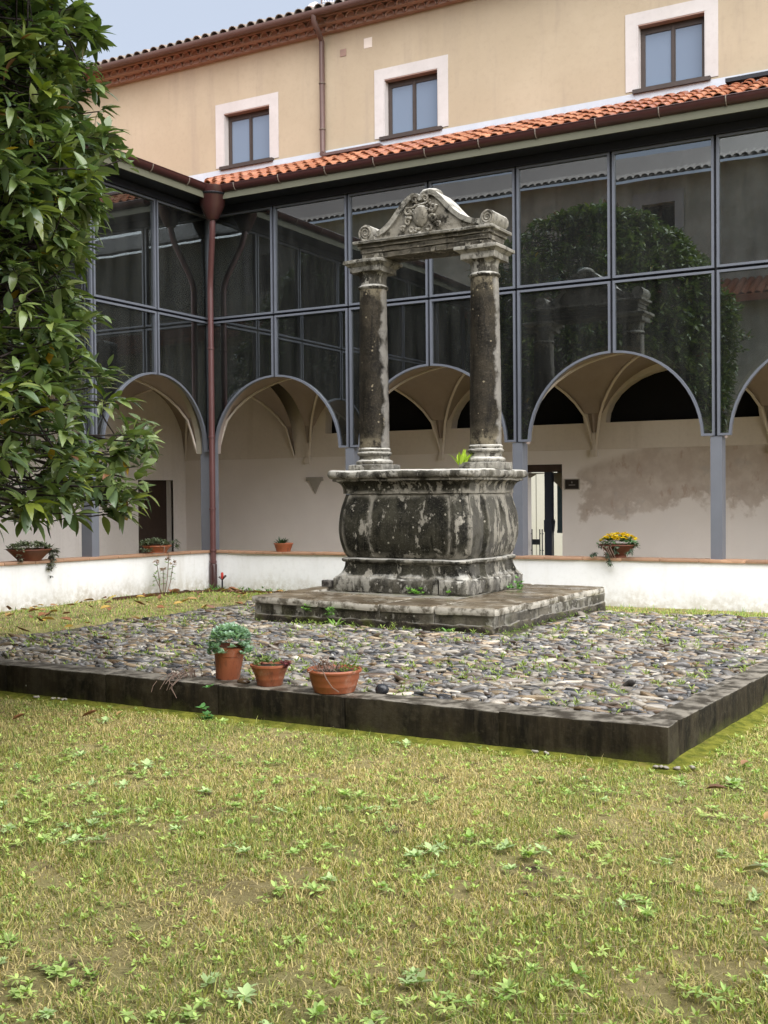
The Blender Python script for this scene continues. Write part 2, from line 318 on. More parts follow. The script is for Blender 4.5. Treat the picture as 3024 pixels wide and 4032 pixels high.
# ---------------------------------------------------------------- mesh helpers
def vnoise(P, s=1., seed=0):
    seed = abs(int(seed))
    r = np.random.default_rng(seed); P = np.asarray(P, float)*s; o = np.zeros(len(P))
    for k in range(9):
        d = r.normal(size=3); d /= np.linalg.norm(d); f = r.uniform(.6, 2.6)
        o += np.sin(P@d*f*2.2+r.uniform(0, 6.28))/(.5+f)
    return o/4.
class MB:
    def __init__(s): s.v = []; s.f = []; s.t = []; s.ct = None
    def add(s, vs, fs):
        b = len(s.v); s.v += [tuple(v) for v in vs]; s.f += [tuple(b+i for i in f) for f in fs]
        if s.ct is not None: s.t += [s.ct]*len(vs)
    def box(s, x0, x1, y0, y1, z0, z1):
        s.add([(x0,y0,z0),(x1,y0,z0),(x1,y1,z0),(x0,y1,z0),(x0,y0,z1),(x1,y0,z1),(x1,y1,z1),(x0,y1,z1)],
              [(0,3,2,1),(4,5,6,7),(0,1,5,4),(1,2,6,5),(2,3,7,6),(3,0,4,7)])
    def tube(s, pts, r, n=8, caps=True):
        pts = [Vector(p) for p in pts]; rs = r if isinstance(r, (list, tuple)) else [r]*len(pts)
        vs = []; prev = None
        for i, p in enumerate(pts):
            d = (pts[min(i+1, len(pts)-1)]-pts[max(i-1, 0)]).normalized()
            if prev is None:
                a = Vector((0, 0, 1)) if abs(d.z) < .9 else Vector((1, 0, 0)); e1 = d.cross(a).normalized()
            else:
                e1 = (prev-d*prev.dot(d)); e1 = e1.normalized() if e1.length > 1e-6 else d.orthogonal().normalized()
            prev = e1; e2 = d.cross(e1)
            for k in range(n):
                t = 2*PI*k/n; vs.append(p+(e1*math.cos(t)+e2*math.sin(t))*rs[i])
        fs = []
        for i in range(len(pts)-1):
            for k in range(n): fs.append((i*n+k, i*n+(k+1) % n, (i+1)*n+(k+1) % n, (i+1)*n+k))
        if caps: fs.append(tuple(range(n-1, -1, -1))); fs.append(tuple((len(pts)-1)*n+k for k in range(n)))
        s.add(vs, fs)
    def lathe(s, prof, cx=0, cy=0, n=24, sq=None, caps=True):
        vs = []; fs = []
        for r, z in prof:
            for k in range(n): t = 2*PI*k/n; vs.append((cx+r*math.cos(t), cy+r*math.sin(t), z))
        for i in range(len(prof)-1):
            for k in range(n): fs.append((i*n+k, i*n+(k+1) % n, (i+1)*n+(k+1) % n, (i+1)*n+k))
        if caps: fs.append(tuple(range(n-1, -1, -1))); fs.append(tuple((len(prof)-1)*n+k for k in range(n)))
        s.add(vs, fs)
    def ell(s, c, r, n=8, m_=5, rot=None):
        vs = []; fs = []
        for i in range(m_+1):
            ph = PI*i/m_
            for k in range(n):
                t = 2*PI*k/n; v = Vector((r[0]*math.sin(ph)*math.cos(t), r[1]*math.sin(ph)*math.sin(t), r[2]*math.cos(ph)))
                if rot is not None: v = rot@v
                vs.append(v+Vector(c))
        for i in range(m_):
            for k in range(n): fs.append((i*n+k, (i+1)*n+k, (i+1)*n+(k+1) % n, i*n+(k+1) % n))
        s.add(vs, fs)
    def shape(s, outer, holes, tf, d0, d1):
        """flat outline with holes in (a, b), thickened between d0 and d1; tf(a, b, d) -> xyz"""
        loops = [outer]+list(holes)
        tri = tessellate_polygon([[Vector((a, b, 0)) for a, b in l] for l in loops])
        flat = [q for l in loops for q in l]; n = len(flat)
        vs = [tf(a, b, d0) for a, b in flat]+[tf(a, b, d1) for a, b in flat]
        fs = [tuple(t) for t in tri]+[tuple(n+i for i in reversed(t)) for t in tri]
        b = 0
        for l in loops:
            for i in range(len(l)):
                j = (i+1) % len(l); fs.append((b+i, b+j, n+b+j, n+b+i))
            b += len(l)
        s.add(vs, fs)
    def mesh(s, name, mat, smooth=False, recalc=True):
        me = bpy.data.meshes.new(name); me.from_pydata([tuple(v) for v in s.v], [], s.f)
        if s.t: set_tint(me, np.array(s.t))
        if recalc:
            bm = bmesh.new(); bm.from_mesh(me); bmesh.ops.recalc_face_normals(bm, faces=bm.faces); bm.to_mesh(me); bm.free()
        me.materials.append(M[mat] if isinstance(mat, str) else mat)
        if smooth: sm(me, smooth)
        me.update(); return me
    def build(s, name, mat, parent=None, smooth=False, recalc=True, **kw):
        return link(name, s.mesh(name, mat, smooth, recalc), parent, **kw)
def sm(me, ang):
    me.polygons.foreach_set('use_smooth', [True]*len(me.polygons))
    if ang is not True: me.set_sharp_from_angle(angle=math.radians(ang))
def set_tint(me, T):
    a = me.color_attributes.new('tint', 'FLOAT_COLOR', 'POINT')
    T = np.concatenate([T, np.ones((len(T), 1))], 1).astype(np.float32); a.data.foreach_set('color', T.ravel())
def link(name, me, parent=None, loc=None, label=None, cat=None, group=None, kind=None, mat=None):
    o = bpy.data.objects.new(name, me); COL.objects.link(o)
    if parent is not None: o.parent = parent
    if mat is not None: o.matrix_local = mat
    elif loc is not None: o.location = loc
    elif parent is not None:      # meshes are built in world coordinates: undo the offsets of the ancestors' origins
        q = parent; off = Vector((0, 0, 0))
        while q is not None: off += q.location; q = q.parent
        o.location = -off
    props(o, label, cat, group, kind); return o
def props(o, label=None, cat=None, group=None, kind=None):
    for k, v in (('label', label), ('category', cat), ('group', group), ('kind', kind)):
        if v: o[k] = v
def thing(name, label, cat, loc=(0, 0, 0), group=None, kind=None):
    o = bpy.data.objects.new(name, None); COL.objects.link(o); o.location = loc; o.empty_display_size = .1
    props(o, label, cat, group, kind); return o
def arrmesh(name, V, Fq, mat, tint=None, smooth=False):
    """fast mesh from numpy arrays: V (n,3), Fq (m,k) all of one size"""
    me = bpy.data.meshes.new(name); V = np.asarray(V, np.float32); Fq = np.asarray(Fq, np.int32); k = Fq.shape[1]
    me.vertices.add(len(V)); me.vertices.foreach_set('co', V.ravel())
    me.loops.add(Fq.size); me.loops.foreach_set('vertex_index', Fq.ravel())
    me.polygons.add(len(Fq)); me.polygons.foreach_set('loop_start', np.arange(0, Fq.size, k, dtype=np.int32))
    me.update(calc_edges=True); me.validate()
    if tint is not None: set_tint(me, tint)
    me.materials.append(M[mat])
    if smooth: sm(me, True)
    return me
def jitter(mb, amp, s=9., seed=3, fine=.5):
    P = np.array(mb.v)
    D = np.stack([vnoise(P, s, seed+i)+fine*vnoise(P, s*3.3, seed+7+i) for i in range(3)], 1)*amp
    mb.v = [tuple(p) for p in P+D]
TX = lambda y0: (lambda a, b, d: (a, d, b))      # (x, z) outline, thickness along y
XZ = lambda a, b, d: (a, d, b)
YZ = lambda a, b, d: (d, a, b)

# ================================================================ GROUND
KERB_Y, KX = -9.8, 11.395
def gh(x, y):
    x = np.asarray(x, float); y = np.asarray(y, float)
    ss = lambda v, a, b: np.clip((v-a)/(b-a), 0, 1)**2*(3-2*np.clip((v-a)/(b-a), 0, 1))
    left = ss(-x, -4.1, -2.6)*ss(y, -9.9, -8.6); back = ss(y, -2.9, -2.6)
    return .15*np.maximum(left, back*ss(-x, -12.2, -11.2))*(1-.75*ss(y, -2.2, -.3))*(1-.4*ss(-x, -1.5, 0.))
xs = np.concatenate([[-150, -60, -20], np.arange(-6, 20, .4), [30, 70, 150]]); ys = np.concatenate([[-150, -60, -30], np.arange(-20, 3, .4), [8, 30, 80, 150]])
X, Y = np.meshgrid(xs, ys); Z = gh(X, Y)
inside = (X > -1) & (X < 15) & (Y > -16)
Z = Z+np.where(inside, vnoise(np.stack([X.ravel(), Y.ravel(), 0*X.ravel()], 1), 1.3, 5).reshape(X.shape)*.012, 0)
V = np.stack([X.ravel(), Y.ravel(), Z.ravel()], 1); nx = len(xs)
I = (np.arange(len(ys)-1)[:, None]*nx+np.arange(nx-1)[None]).ravel()
link('lawn_ground', arrmesh('lawn_ground', V, np.stack([I, I+1, I+nx+1, I+nx], 1), 'ground', smooth=True), kind='structure')

# cobbled plateau: bed, kerb stones, cobbles
def kx_out(y): return KX+(y-KERB_Y-.28)*.067
bed = MB(); bed.shape([(3.4, KERB_Y+.05), (kx_out(KERB_Y)-.05, KERB_Y+.05), (kx_out(-2.6)-.05, -2.66), (3.4, -2.66)], [], lambda a, b, d: (a, b, d), -.05, .205)
pav = bed.build('cobble_pavement', 'bed', None, kind='structure')
krb = thing('kerb', None, None, (7, KERB_Y, 0), kind='structure')
def rbox(mb, L, W, H, nl, nw, nh, bev):
    """box 0..L, 0..W, 0..H gridded and with rounded edges"""
    bm = bmesh.new(); bmesh.ops.create_cube(bm, size=1)
    for v in bm.verts: v.co = Vector(((v.co.x+.5)*L, (v.co.y+.5)*W, (v.co.z+.5)*H))
    bmesh.ops.bevel(bm, geom=list(bm.edges), offset=bev, segments=2, affect='EDGES', profile=.6)
    for ax, n, S in ((0, nl, L), (1, nw, W), (2, nh, H)):
        for k in range(1, n):
            c = Vector((0, 0, 0)); c[ax] = S*k/n; no = Vector((0, 0, 0)); no[ax] = 1
            bmesh.ops.bisect_plane(bm, geom=list(bm.verts)+list(bm.edges)+list(bm.faces), plane_co=c, plane_no=no, dist=1e-5)
    bm.verts.index_update()
    mb.add([v.co.copy() for v in bm.verts], [[v.index for v in f.verts] for f in bm.faces]); bm.free()
jx = [2.9, 4.1, 5.31, 6.525, 7.73, 8.934, 10.2, KX]
for i in range(len(jx)-1):
    b = MB(); L = jx[i+1]-jx[i]-.004; rbox(b, L, .28, .40, 8, 2, 3, .009)
    b.v = [(x+jx[i]+.002, y+KERB_Y, z-.13) for x, y, z in b.v]; jitter(b, .006, 5, 20+i)
    b.build('kerb_stone', 'kerb', krb, 40)
ky = [KERB_Y+.279, -8.15, -6.9, -5.65, -4.4, -3.15, -2.6]
for i in range(len(ky)-1):
    b = MB(); rbox(b, .21, ky[i+1]-ky[i]-.004, .40, 2, 8, 3, .009)
    b.v = [(x-.21+kx_out(y+ky[i]), y+ky[i]+.004, z-.13) for x, y, z in b.v]; jitter(b, .006, 5, 40+i)
    b.build('kerb_stone', 'kerb', krb, 40)

# cobbles
PX0, PX1, PY0, PY1 = 4.93, 8.44, -5.5, -2.0     # well platform footprint
ico = bmesh.new(); bmesh.ops.create_icosphere(ico, subdivisions=2, radius=1); ico.verts.index_update()
IV = np.array([v.co[:] for v in ico.verts]); IF = np.array([[v.index for v in f.verts] for f in ico.faces]); ico.free()
cols = np.array([(.20, .20, .205), (.14, .142, .152), (.30, .285, .265), (.40, .38, .345), (.33, .27, .195), (.24, .18, .115), (.125, .092, .07), (.05, .053, .06), (.21, .185, .165), (.50, .48, .44)])
cw = np.array([.20, .17, .15, .08, .08, .06, .06, .08, .08, .04])
stones = []
y = KERB_Y+.325; row = 0
while y < -2.5:
    pitch = rng.uniform(.050, .080); x = 3.4+rng.uniform(0, .1)
    while x < 11.6:
        L = rng.gamma(3.2, .036)+.03; L = min(L, .32); W = min(pitch*rng.uniform(.85, 1.6), L*1.1)
        cx = x+L/2; cyy = y+rng.uniform(-.012, .012)
        edge = 3.55+.35*vnoise([[0, cyy, 0]], 1.5, 3)[0]
        ok = cx < kx_out(cyy)-.23-L*.3 and cx > edge and cyy < -2.66+.16*vnoise([[cx, 0, 0]], 1.1, 8)[0]
        if PX0-.02 < cx < PX1+.1 and PY0-.03 < cyy: ok = ok and not (PX0+.05 < cx < PX1+.02)
        if rng.random() < .025: ok = False
        if ok: stones.append((cx, cyy, L, W))
        x += L*rng.uniform(.93, 1.06)+.004
    y += pitch; row += 1
stones = np.array(stones); NS = len(stones)
def stone_shape(L, W, seed, t):
    r = np.random.default_rng(seed)
    v = np.sign(IV)*np.abs(IV)**np.array([.9, .9, .7])
    d = 1+.26*vnoise(IV, 1.2, seed)+.10*vnoise(IV, 3., seed+1)
    v = v*d[:, None]
    for q in range(6):
        n_ = r.normal(size=3)*np.array([1, 1, .7]); n_ /= np.linalg.norm(n_); e_ = v@n_-r.uniform(.62, .95); v = v-np.clip(e_, 0, None)[:, None]*n_*.9
    v = v*np.array([L*.64, W*.66, min(.016+.10*W, .03)*r.uniform(.8, 1.3)])
    v = v+np.stack([0*v[:, 0], v[:, 0]*r.normal(0, .25), 0*v[:, 0]], 1)
    a, b, c = r.normal(0, .14), r.normal(-.16, .20), r.normal(0, .25)
    Rm = np.array(Matrix.Rotation(c, 3, 'Z')@Matrix.Rotation(a, 3, 'Y')@Matrix.Rotation(b, 3, 'X'))
    return v@Rm.T
tint = cols[rng.choice(len(cols), NS, p=cw/cw.sum())]*rng.uniform(.7, 1.4, (NS, 1))*np.array([[1.1, 1.03, .93]])
tint = np.where((stones[:, 0:1] < 5.5) & (rng.random((NS, 1)) < .4), tint*np.array([.9, .85, .75]), tint)
dist = np.hypot(stones[:, 0]-CAM.x, stones[:, 1]-CAM.y)
big = (stones[:, 2]*stones[:, 3])/dist**2.5
vis = ((stones[:, 0]-CAM.x)*rt.x+(stones[:, 1]-CAM.y)*rt.y)/((stones[:, 0]-CAM.x)*fw.x+(stones[:, 1]-CAM.y)*fw.y)
big = np.where(np.abs(vis) < .335, big, 0)
pick = set(np.argsort(-big)[:300].tolist())
AV, AF, AT = [], [], []; n0 = 0
for i in range(NS):
    v = stone_shape(stones[i, 2], stones[i, 3], int(1000+i), 0); zz = .209+rng.uniform(-.005, .009)
    if i in pick:
        me = arrmesh('cobblestone', v, IF, 'cobble', np.repeat(tint[i:i+1], len(v), 0), True)
        link('cobblestone', me, pav, (stones[i, 0], stones[i, 1], zz))
    else:
        AV.append(v+np.array([stones[i, 0], stones[i, 1], zz])); AF.append(IF+n0); AT.append(np.repeat(tint[i:i+1], len(v), 0)); n0 += len(v)
for i in range(3600):          # small pebbles wedged in the joints
    x_, y_ = rng.uniform(3.7, 11.4), rng.uniform(KERB_Y+.3, -2.75)
    if x_ > kx_out(y_)-.24 or (PX0-.02 < x_ < PX1+.06 and y_ > PY0-.03): continue
    v = stone_shape(rng.uniform(.025, .06), rng.uniform(.02, .04), 90000+i, 0)+np.array([x_, y_, .222]); AV.append(v); AF.append(IF+n0); AT.append(np.repeat((cols[rng.integers(0, 10)]*rng.uniform(.6, 1.1))[None], len(v), 0)); n0 += len(v)
link('cobbles', arrmesh('cobbles', np.concatenate(AV), np.concatenate(AF), 'cobble', np.concatenate(AT), True), pav, (0, 0, 0), kind='stuff')

# ================================================================ CLOISTER AND CONVENT BUILDING
DX = 1.588
xm = lambda k: -.07+DX*k
NB = 5                                   # bays of the long side
ZS, ZT, ZTOP, ZC, RA = 2.60, 5.095, 7.06, 2.592, 1.37
XE = xm(2*NB)+.1
bld = thing('convent_building', 'long cream plastered convent building with tiled eaves above the glazed cloister', 'building', (5, 4, 0))

# upper wall with its window openings
wins = [(-.285, .835), (3.335, 4.445), (8.015, 9.11)]
WZ0, WZ1, UY = 8.27, 9.31, .9
XL = -16.
b = MB()
b.shape([(XL, 7.3), (XE+3, 7.3), (XE+3, 10.62), (XL, 10.62)], [[(a, WZ0), (a, WZ1), (c, WZ1), (c, WZ0)] for a, c in wins], XZ, UY, UY+.45)
b.build('upper_wall', 'cream', bld)
for a, c in wins:
    t = MB(); o = .19
    t.shape([(a-o, 8.262), (c+o, 8.262), (c+o, WZ1+.20), (a-o, WZ1+.20)], [[(a, 8.262+.001), (a, WZ1), (c, WZ1), (c, 8.262+.001)]], XZ, UY-.012, UY-.002)
    # reveal lining
    wnd = t.build('window', 'trim', bld)
    rv = MB(); rv.box(a+.002, a+.02, UY-.01, UY+.14, WZ0, WZ1-.003); rv.build('reveal', 'trim', wnd); rv = MB(); rv.box(c-.02, c-.002, UY-.01, UY+.14, WZ0, WZ1-.003); rv.build('reveal', 'trim', wnd)
    rv = MB(); rv.box(a+.02, c-.02, UY-.008, UY+.14, WZ1-.022, WZ1-.003); rv.build('lintel_soffit', 'eave_mortar', wnd)
    fr = MB(); y0, y1 = UY+.13, UY+.19; x0, x1, z0, z1 = a+.02, c-.02, WZ0+.01, WZ1-.024; mid = (a+c)/2
    fr.shape([(x0, z0), (x1, z0), (x1, z1), (x0, z1)], [[(x0+.075, z0+.07), (x0+.075, z1-.10), (mid-.035, z1-.10), (mid-.035, z0+.07)], [(mid+.035, z0+.07), (mid+.035, z1-.10), (x1-.075, z1-.10), (x1-.075, z0+.07)]], XZ, y0, y1)
    fr.box(mid-.018, mid+.018, y0-.012, y0-.002, z0+.02, z1-.03)
    fr.build('frame', 'win_frame', wnd)
    for xa, xb in ((x0+.07, mid-.03), (mid+.03, x1-.07)):
        g = MB(); g.box(xa, xb, y0+.02, y0+.035, z0+.06, z1-.09); g.build('pane', 'win_glass', wnd)
    s_ = MB(); s_.box(a-.06, c+.08, UY-.08, UY+.13, WZ0-.065, WZ0-.004); s_.build('sill', 'win_frame', wnd)
b = MB(); b.box(-15.9, XE+3, UY-.03, UY-.015, 8.0, 8.215); b.build('flashing', 'flash', bld)
# vent and small wall marks
b = MB(); b.box(2.42, 2.55, UY-.012, UY+.01, 9.90, 10.03); b.build('blocked_vent', M['eave_mortar'], bld)
b = MB(); b.box(2.93, 3.10, UY-.006, UY+.01, 9.95, 10.13); b.build('plaster_patch', M['inner_up'], bld)
# tile cornice (two courses), eave gutter, roof
def barrel(L, r0_, r1_, n=6, th=.012):
    mb = MB(); vs = []
    for yy, rr in ((0, r0_), (L, r1_)):
        for k in range(n+1):
            t = PI*k/n; vs.append((rr*math.cos(t), yy, rr*math.sin(t)))
        for k in range(n+1):
            t = PI*k/n; vs.append(((rr-th)*math.cos(t), yy, (rr-th)*math.sin(t)))
    q = n+1; fs = []
    for k in range(n):
        fs += [(k, k+1, 2*q+k+1, 2*q+k), (q+k, 3*q+k, 3*q+k+1, q+k+1), (k, q+k, q+k+1, k+1)]
    fs += [(0, 2*q, 3*q, q), (n, q+n, 3*q+n, 2*q+n)]
    mb.add(vs, fs); return mb
bt = barrel(.5, .098, .085)
mesh_eave = bt.mesh('cornice_tile', 'eave_tile', 50); mesh_old = barrel(.5, .10, .088).mesh('old_tile', 'old_tile', 50)
for r_, (yy, zz, n0_) in enumerate(((UY-.16, 10.375, 0), (UY-.32, 10.46, .5))):
    for k in range(88):
        xx = -8.0+(k+n0_)*.21
        link('cornice_tile', mesh_eave, bld, mat=Matrix.Translation((xx-5, yy-4+rng.uniform(-.012, .012), zz+rng.uniform(-.006, .006))))
    f = MB(); f.box(XL, XE+3, yy+.05, UY+.001-.002*r_, zz-.005, zz+.085); f.build('cornice_mortar', 'eave_mortar', bld)
f = MB(); f.box(XL, XE+3, UY-.35, UY-.02, 10.555, 10.60); f.build('eave_board', 'eave_mortar', bld)
g = MB(); prof = [(UY-.50+.075*math.cos(t), 10.60+.075*math.sin(t)) for t in np.linspace(PI*.95, PI*2.05, 10)]
n_ = len(prof); g.add([(XL, a, z) for a, z in prof]+[(XE+3, a, z) for a, z in prof], [(i, i+1, n_+i+1, n_+i) for i in range(n_-1)]); g.build('eave_gutter', 'up_pipe', bld, 60)
rf = MB(); rf.add([(XL, UY-.46, 10.61), (XE+3, UY-.46, 10.61), (XE+3, 2.6, 11.3), (XL, 2.6, 11.3), (XE+3, 4.6, 10.61), (XL, 4.6, 10.61)], [(0, 1, 2, 3), (3, 2, 4, 5)])
rf.build('roof', 'old_tile', bld)
sl = math.atan2(.69, 2.6-UY+.46)
for k in range(84):
    xx = -7.6+k*.215
    link('roof_tile', mesh_old, bld, mat=Matrix.Translation((xx-5, UY-.54-4, 10.60+rng.uniform(-.006, .01)))@Matrix.Rotation(sl, 4, 'X'))
dp = MB(); px_ = 2.05
dp.tube([(px_+.11, UY-.5, 10.56), (px_+.11, UY-.49, 10.44), (px_+.06, UY-.22, 10.30), (px_+.02, UY-.085, 10.22), (px_+.02, UY-.085, 8.22), (px_+.05, UY-.12, 8.13), (px_+.13, UY-.28, 8.08)], .05, 10)
d_ = dp.build('downpipe', 'up_pipe', bld, 50)
for zz in (9.45, 8.6):
    c_ = MB(); c_.lathe([(.06, zz-.012), (.066, zz), (.06, zz+.012)], px_+.02, UY-.085, 12); c_.build('pipe_collar', 'clip', d_, 50)
c_ = MB(); c_.box(2.2, 3.4, UY-.30, UY-.14, 8.035, 8.085); c_.build('roof_runoff_tray', 'up_pipe', bld)
c_ = MB(); c_.box(9.46, 10.9, UY-.26, UY-.12, 8.05, 8.11); c_.build('roof_runoff_tray', 'beam', bld)

# lean-to tiled roof over the glazing
GY = -.5; RZ0, RZ1 = 7.415, 8.035
pitch = (RZ1-RZ0)/(UY-.04-GY-.0); lsl = math.atan(pitch)
rb = MB(); rb.add([(GY+.95, GY+.0, RZ0-.03), (XE+2, GY, RZ0-.03), (XE+2, UY-.02, RZ1-.03), (-.85, UY-.02, RZ1-.03)], [(0, 1, 2, 3)])
nn = 8
pm = MB()                                  # under tiles (channels) and courses
for c in range(5):
    for k in range(int((XE+1.8-.25)/.205)):
        xx = .40+k*.205+.1025; t0 = c/5.; y0 = GY-.02+t0*1.38; z0 = RZ0-.045+t0*1.38*pitch+.012*(c > 0)
        if xx < .55-t0*1.3+.0: continue
        vs = []
        for dy, rr in ((0, .085), (.30, .07)):
            for q in range(5):
                t = PI+PI*q/4; vs.append((xx+rr*math.cos(t), y0+dy, z0+.09+dy*pitch+rr*.8*math.sin(t)))
        pm.add(vs, [(q, q+1, 6+q, 5+q) for q in range(4)])
pm.build('channel_tile_bed', 'tile', bld, 60, kind='stuff')
rb.build('lean_to_roof', 'bed', bld)
mt = [barrel(.36, .088, .07).mesh('roof_tile', 'tile', 50)]
cnt = 0
for c in range(5):
    for k in range(-8, 56):
        xx = .40+k*.205; t0 = c/5.; y0 = GY-.045+t0*1.36
        if xx < .5-(y0-GY)*.95: continue
        if xx > 11.6: continue
        z0 = RZ0+.012+(y0-GY)*pitch
        link('cloister_roof_tile', mt[0], bld, mat=Matrix.Translation((xx-5+rng.uniform(-.008, .008), y0-4+rng.uniform(-.02, .02), z0+rng.uniform(-.004, .008)))@Matrix.Rotation(lsl-.03, 4, 'X')@Matrix.Rotation(rng.normal(0, .02), 4, 'Z'))
        cnt += 1
# gutters, fascia, soffit
gp = [(-.085*math.cos(t), -.105*math.sin(t)) for t in np.linspace(-.12, PI+.05, 12)]
def gutter_run(P0, P1, nrm_):
    mb = MB(); vs = []
    ends = [Vector(P0), Vector(P1)]; nv = Vector(nrm_)
    for e_ in ends:
        for a, z in gp: vs.append(e_+nv*(-a)+Vector((0, 0, z)))
    q = len(gp); mb.add(vs, [(i, i+1, q+i+1, q+i) for i in range(q-1)])
    lip = ends[0]+nv*.085+Vector((0, 0, .012)); mb.tube([lip, ends[1]+nv*.085+Vector((0, 0, .012))], .011, 6)
    return mb
gut = gutter_run((GY+1.0, GY, 7.42), (XE+2, GY, 7.42), (0, -1, 0)).build('gutter', 'gutter', bld, 60)
k = 0
xx = 1.05
while xx < 11.5:
    c_ = MB(); pts = [(xx, GY-.093*math.cos(t), 7.42-.113*math.sin(t)) for t in np.linspace(-.15, PI, 10)]
    c_.tube(pts, .010, 5); c_.build('gutter_clip', 'clip', gut); xx += .965
f = MB(); f.box(GY+1.0, XE+2, GY+.0, GY+.03, 7.20, 7.395); f.build('fascia', 'soffit', bld)
f = MB(); f.box(GY+1.0-.02, XE+2, GY+.032, UY-.02, 7.202, 7.225); f.build('soffit_board', 'beam', bld)  # eave shade is painted in: the board itself is coloured near black
# arcade wall behind the glazing, vaults, back wall
AY0, AY1, BY = .16, .27, 3.3
vx = lambda k: .08+3.19*k
RV = 1.53
def arch_pts(cx, zc, r, n=20, rz=None):
    rz = rz or r
    return [(cx+r*math.cos(t), zc+rz*math.sin(t)) for t in np.linspace(0, PI, n+1)]
outl = [(-.25, 7.2), (-.25, ZS)]
for k in range(NB):
    a = arch_pts(xm(2*k+1), ZS, RV)[::-1]
    outl += a
outl += [(XE, ZS), (XE, 7.2)]
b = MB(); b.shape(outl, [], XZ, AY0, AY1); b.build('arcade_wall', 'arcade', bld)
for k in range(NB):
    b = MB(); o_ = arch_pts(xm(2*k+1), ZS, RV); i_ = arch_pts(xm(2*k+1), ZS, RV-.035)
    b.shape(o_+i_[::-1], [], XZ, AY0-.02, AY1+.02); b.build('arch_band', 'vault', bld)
def vault(x0, x1, y0, y1, rise=1.585, n=22, f0=None, f1=None):
    u = np.linspace(-1, 1, n); U, Vv = np.meshgrid(u, u)
    h = rise*np.sqrt(np.clip(1-np.minimum(np.abs(U), np.abs(Vv))**2, 0, 1))
    # union of the two barrels: the higher of the two
    w_ = (Vv+1)/2; a0 = x0 if f0 is None else f0+(x0-f0)*w_; a1 = x1 if f1 is None else f1+(x1-f1)*w_
    P = np.stack([(a0+a1)/2+U*(a1-a0)/2, (y0+y1)/2+Vv*(y1-y0)/2, ZS+h], -1).reshape(-1, 3)
    I = (np.arange(n-1)[:, None]*n+np.arange(n-1)[None]).ravel()
    return arrmesh('vault', P, np.stack([I, I+1, I+n+1, I+n], 1), 'vault', smooth=False)
def groin_ribs(x0, x1, y0, y1, rise=1.585, f0=None, f1=None):
    r = MB()
    for sx in (-1, 1):
        pts = []
        for t in np.linspace(-1, 1, 25):
            w_ = (t+1)/2; a0 = x0 if f0 is None else f0+(x0-f0)*w_; a1 = x1 if f1 is None else f1+(x1-f1)*w_
            pts.append(((a0+a1)/2+sx*t*(a1-a0)/2*.99, (y0+y1)/2+t*(y1-y0)/2*.99, ZS+rise*math.sqrt(max(0, 1-t*t))-.004))
        r.tube(pts, .026, 6)
    return r
for k in range(-1, NB):
    x0, x1 = (vx(k), vx(k+1)) if k >= 0 else (-3.3, -.27)
    ff = dict(f0=xm(2*k), f1=xm(2*k+2)) if k >= 0 else {}
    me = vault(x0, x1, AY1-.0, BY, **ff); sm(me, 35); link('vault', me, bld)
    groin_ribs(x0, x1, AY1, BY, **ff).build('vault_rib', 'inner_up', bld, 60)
hol = [[(5.02, -.3), (5.02, 2.345), (5.806, 2.345), (5.806, -.3)]]
ZW = 2.605
b = MB(); b.shape([(-3.3, -.3), (5.02, -.3), (5.02, 2.345), (5.806, 2.345), (5.806, -.3), (XE, -.3), (XE, ZW), (-3.3, ZW)], [], XZ, BY, BY+.4); b.build('back_wall', 'fresco', bld)
lun = []
for k in range(NB):
    c = (vx(k)+vx(k+1))/2
    if k == 0: lun.append([(c+1.385*math.cos(t), 3.10+.955*math.sin(t)) for t in np.linspace(0, PI, 17)][:-3]+[(c-1.17, 3.10)])
    else: lun.append([(c+1.385*math.cos(t), 3.10+.955*math.sin(t)) for t in np.linspace(0, PI, 17)])
b = MB(); b.shape([(-3.3, ZW+.002), (XE, ZW+.002), (XE, 4.3), (-3.3, 4.3)], lun, XZ, BY-.015, BY+.4); b.build('lunette_wall', 'inner_up', bld)
for l in lun:
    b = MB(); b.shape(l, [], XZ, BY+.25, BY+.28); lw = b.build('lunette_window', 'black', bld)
for k in range(0, NB+1):
    b = MB(); x_ = vx(k); z_ = 2.47
    b.box(x_-.055, x_+.055, BY-.09, BY-.018, z_, z_+.13); b.box(x_-.032, x_+.032, BY-.06, BY-.018, z_+.13, z_+.45); b.build('corbel', 'inner_up', bld)
b = MB(); b.add([(.06, BY-.05, 2.17), (.42, BY-.05, 2.17), (.24, BY-.03, 1.82), (.06, BY, 2.17), (.42, BY, 2.17), (.24, BY, 1.82)], [(0, 1, 2), (0, 3, 4, 1), (1, 4, 5, 2), (2, 5, 3, 0)])
b.box(.04, .44, BY-.07, BY-.001, 2.10, 2.18); b.build('stone_bracket', 'pale_stone', bld)
b = MB(); b.box(-3.7, XE, 0.2, 3.9, -.3, -.02); b.build('cloister_floor', 'floor', bld)
# outer end walls so that no daylight leaks round the back
b = MB(); b.box(XE+.0, XE+.3, .0, 4.3, -.3, 10.6); b.build('end_wall', 'cream', bld)
b = MB(); b.box(-16, XE, UY+.5, 4.2, 7.22, 7.42); b.build('upper_floor', 'floor', bld)
b = MB(); b.box(-3.7, XE, UY+.02, 3.7, 4.42, 4.52); b.build('vault_backing', 'floor', bld)
b = MB(); b.box(-3.7, 4.6, BY+.42, BY+.6, -.3, 7.2); b.box(6.7, XE, BY+.42, BY+.6, -.3, 7.2); b.box(4.6, 6.7, BY+.42, BY+.6, 2.6, 7.2); b.box(-16, XE, BY+.7, BY+.9, 7.2, 10.6); b.build('rear_wall', 'black', bld)

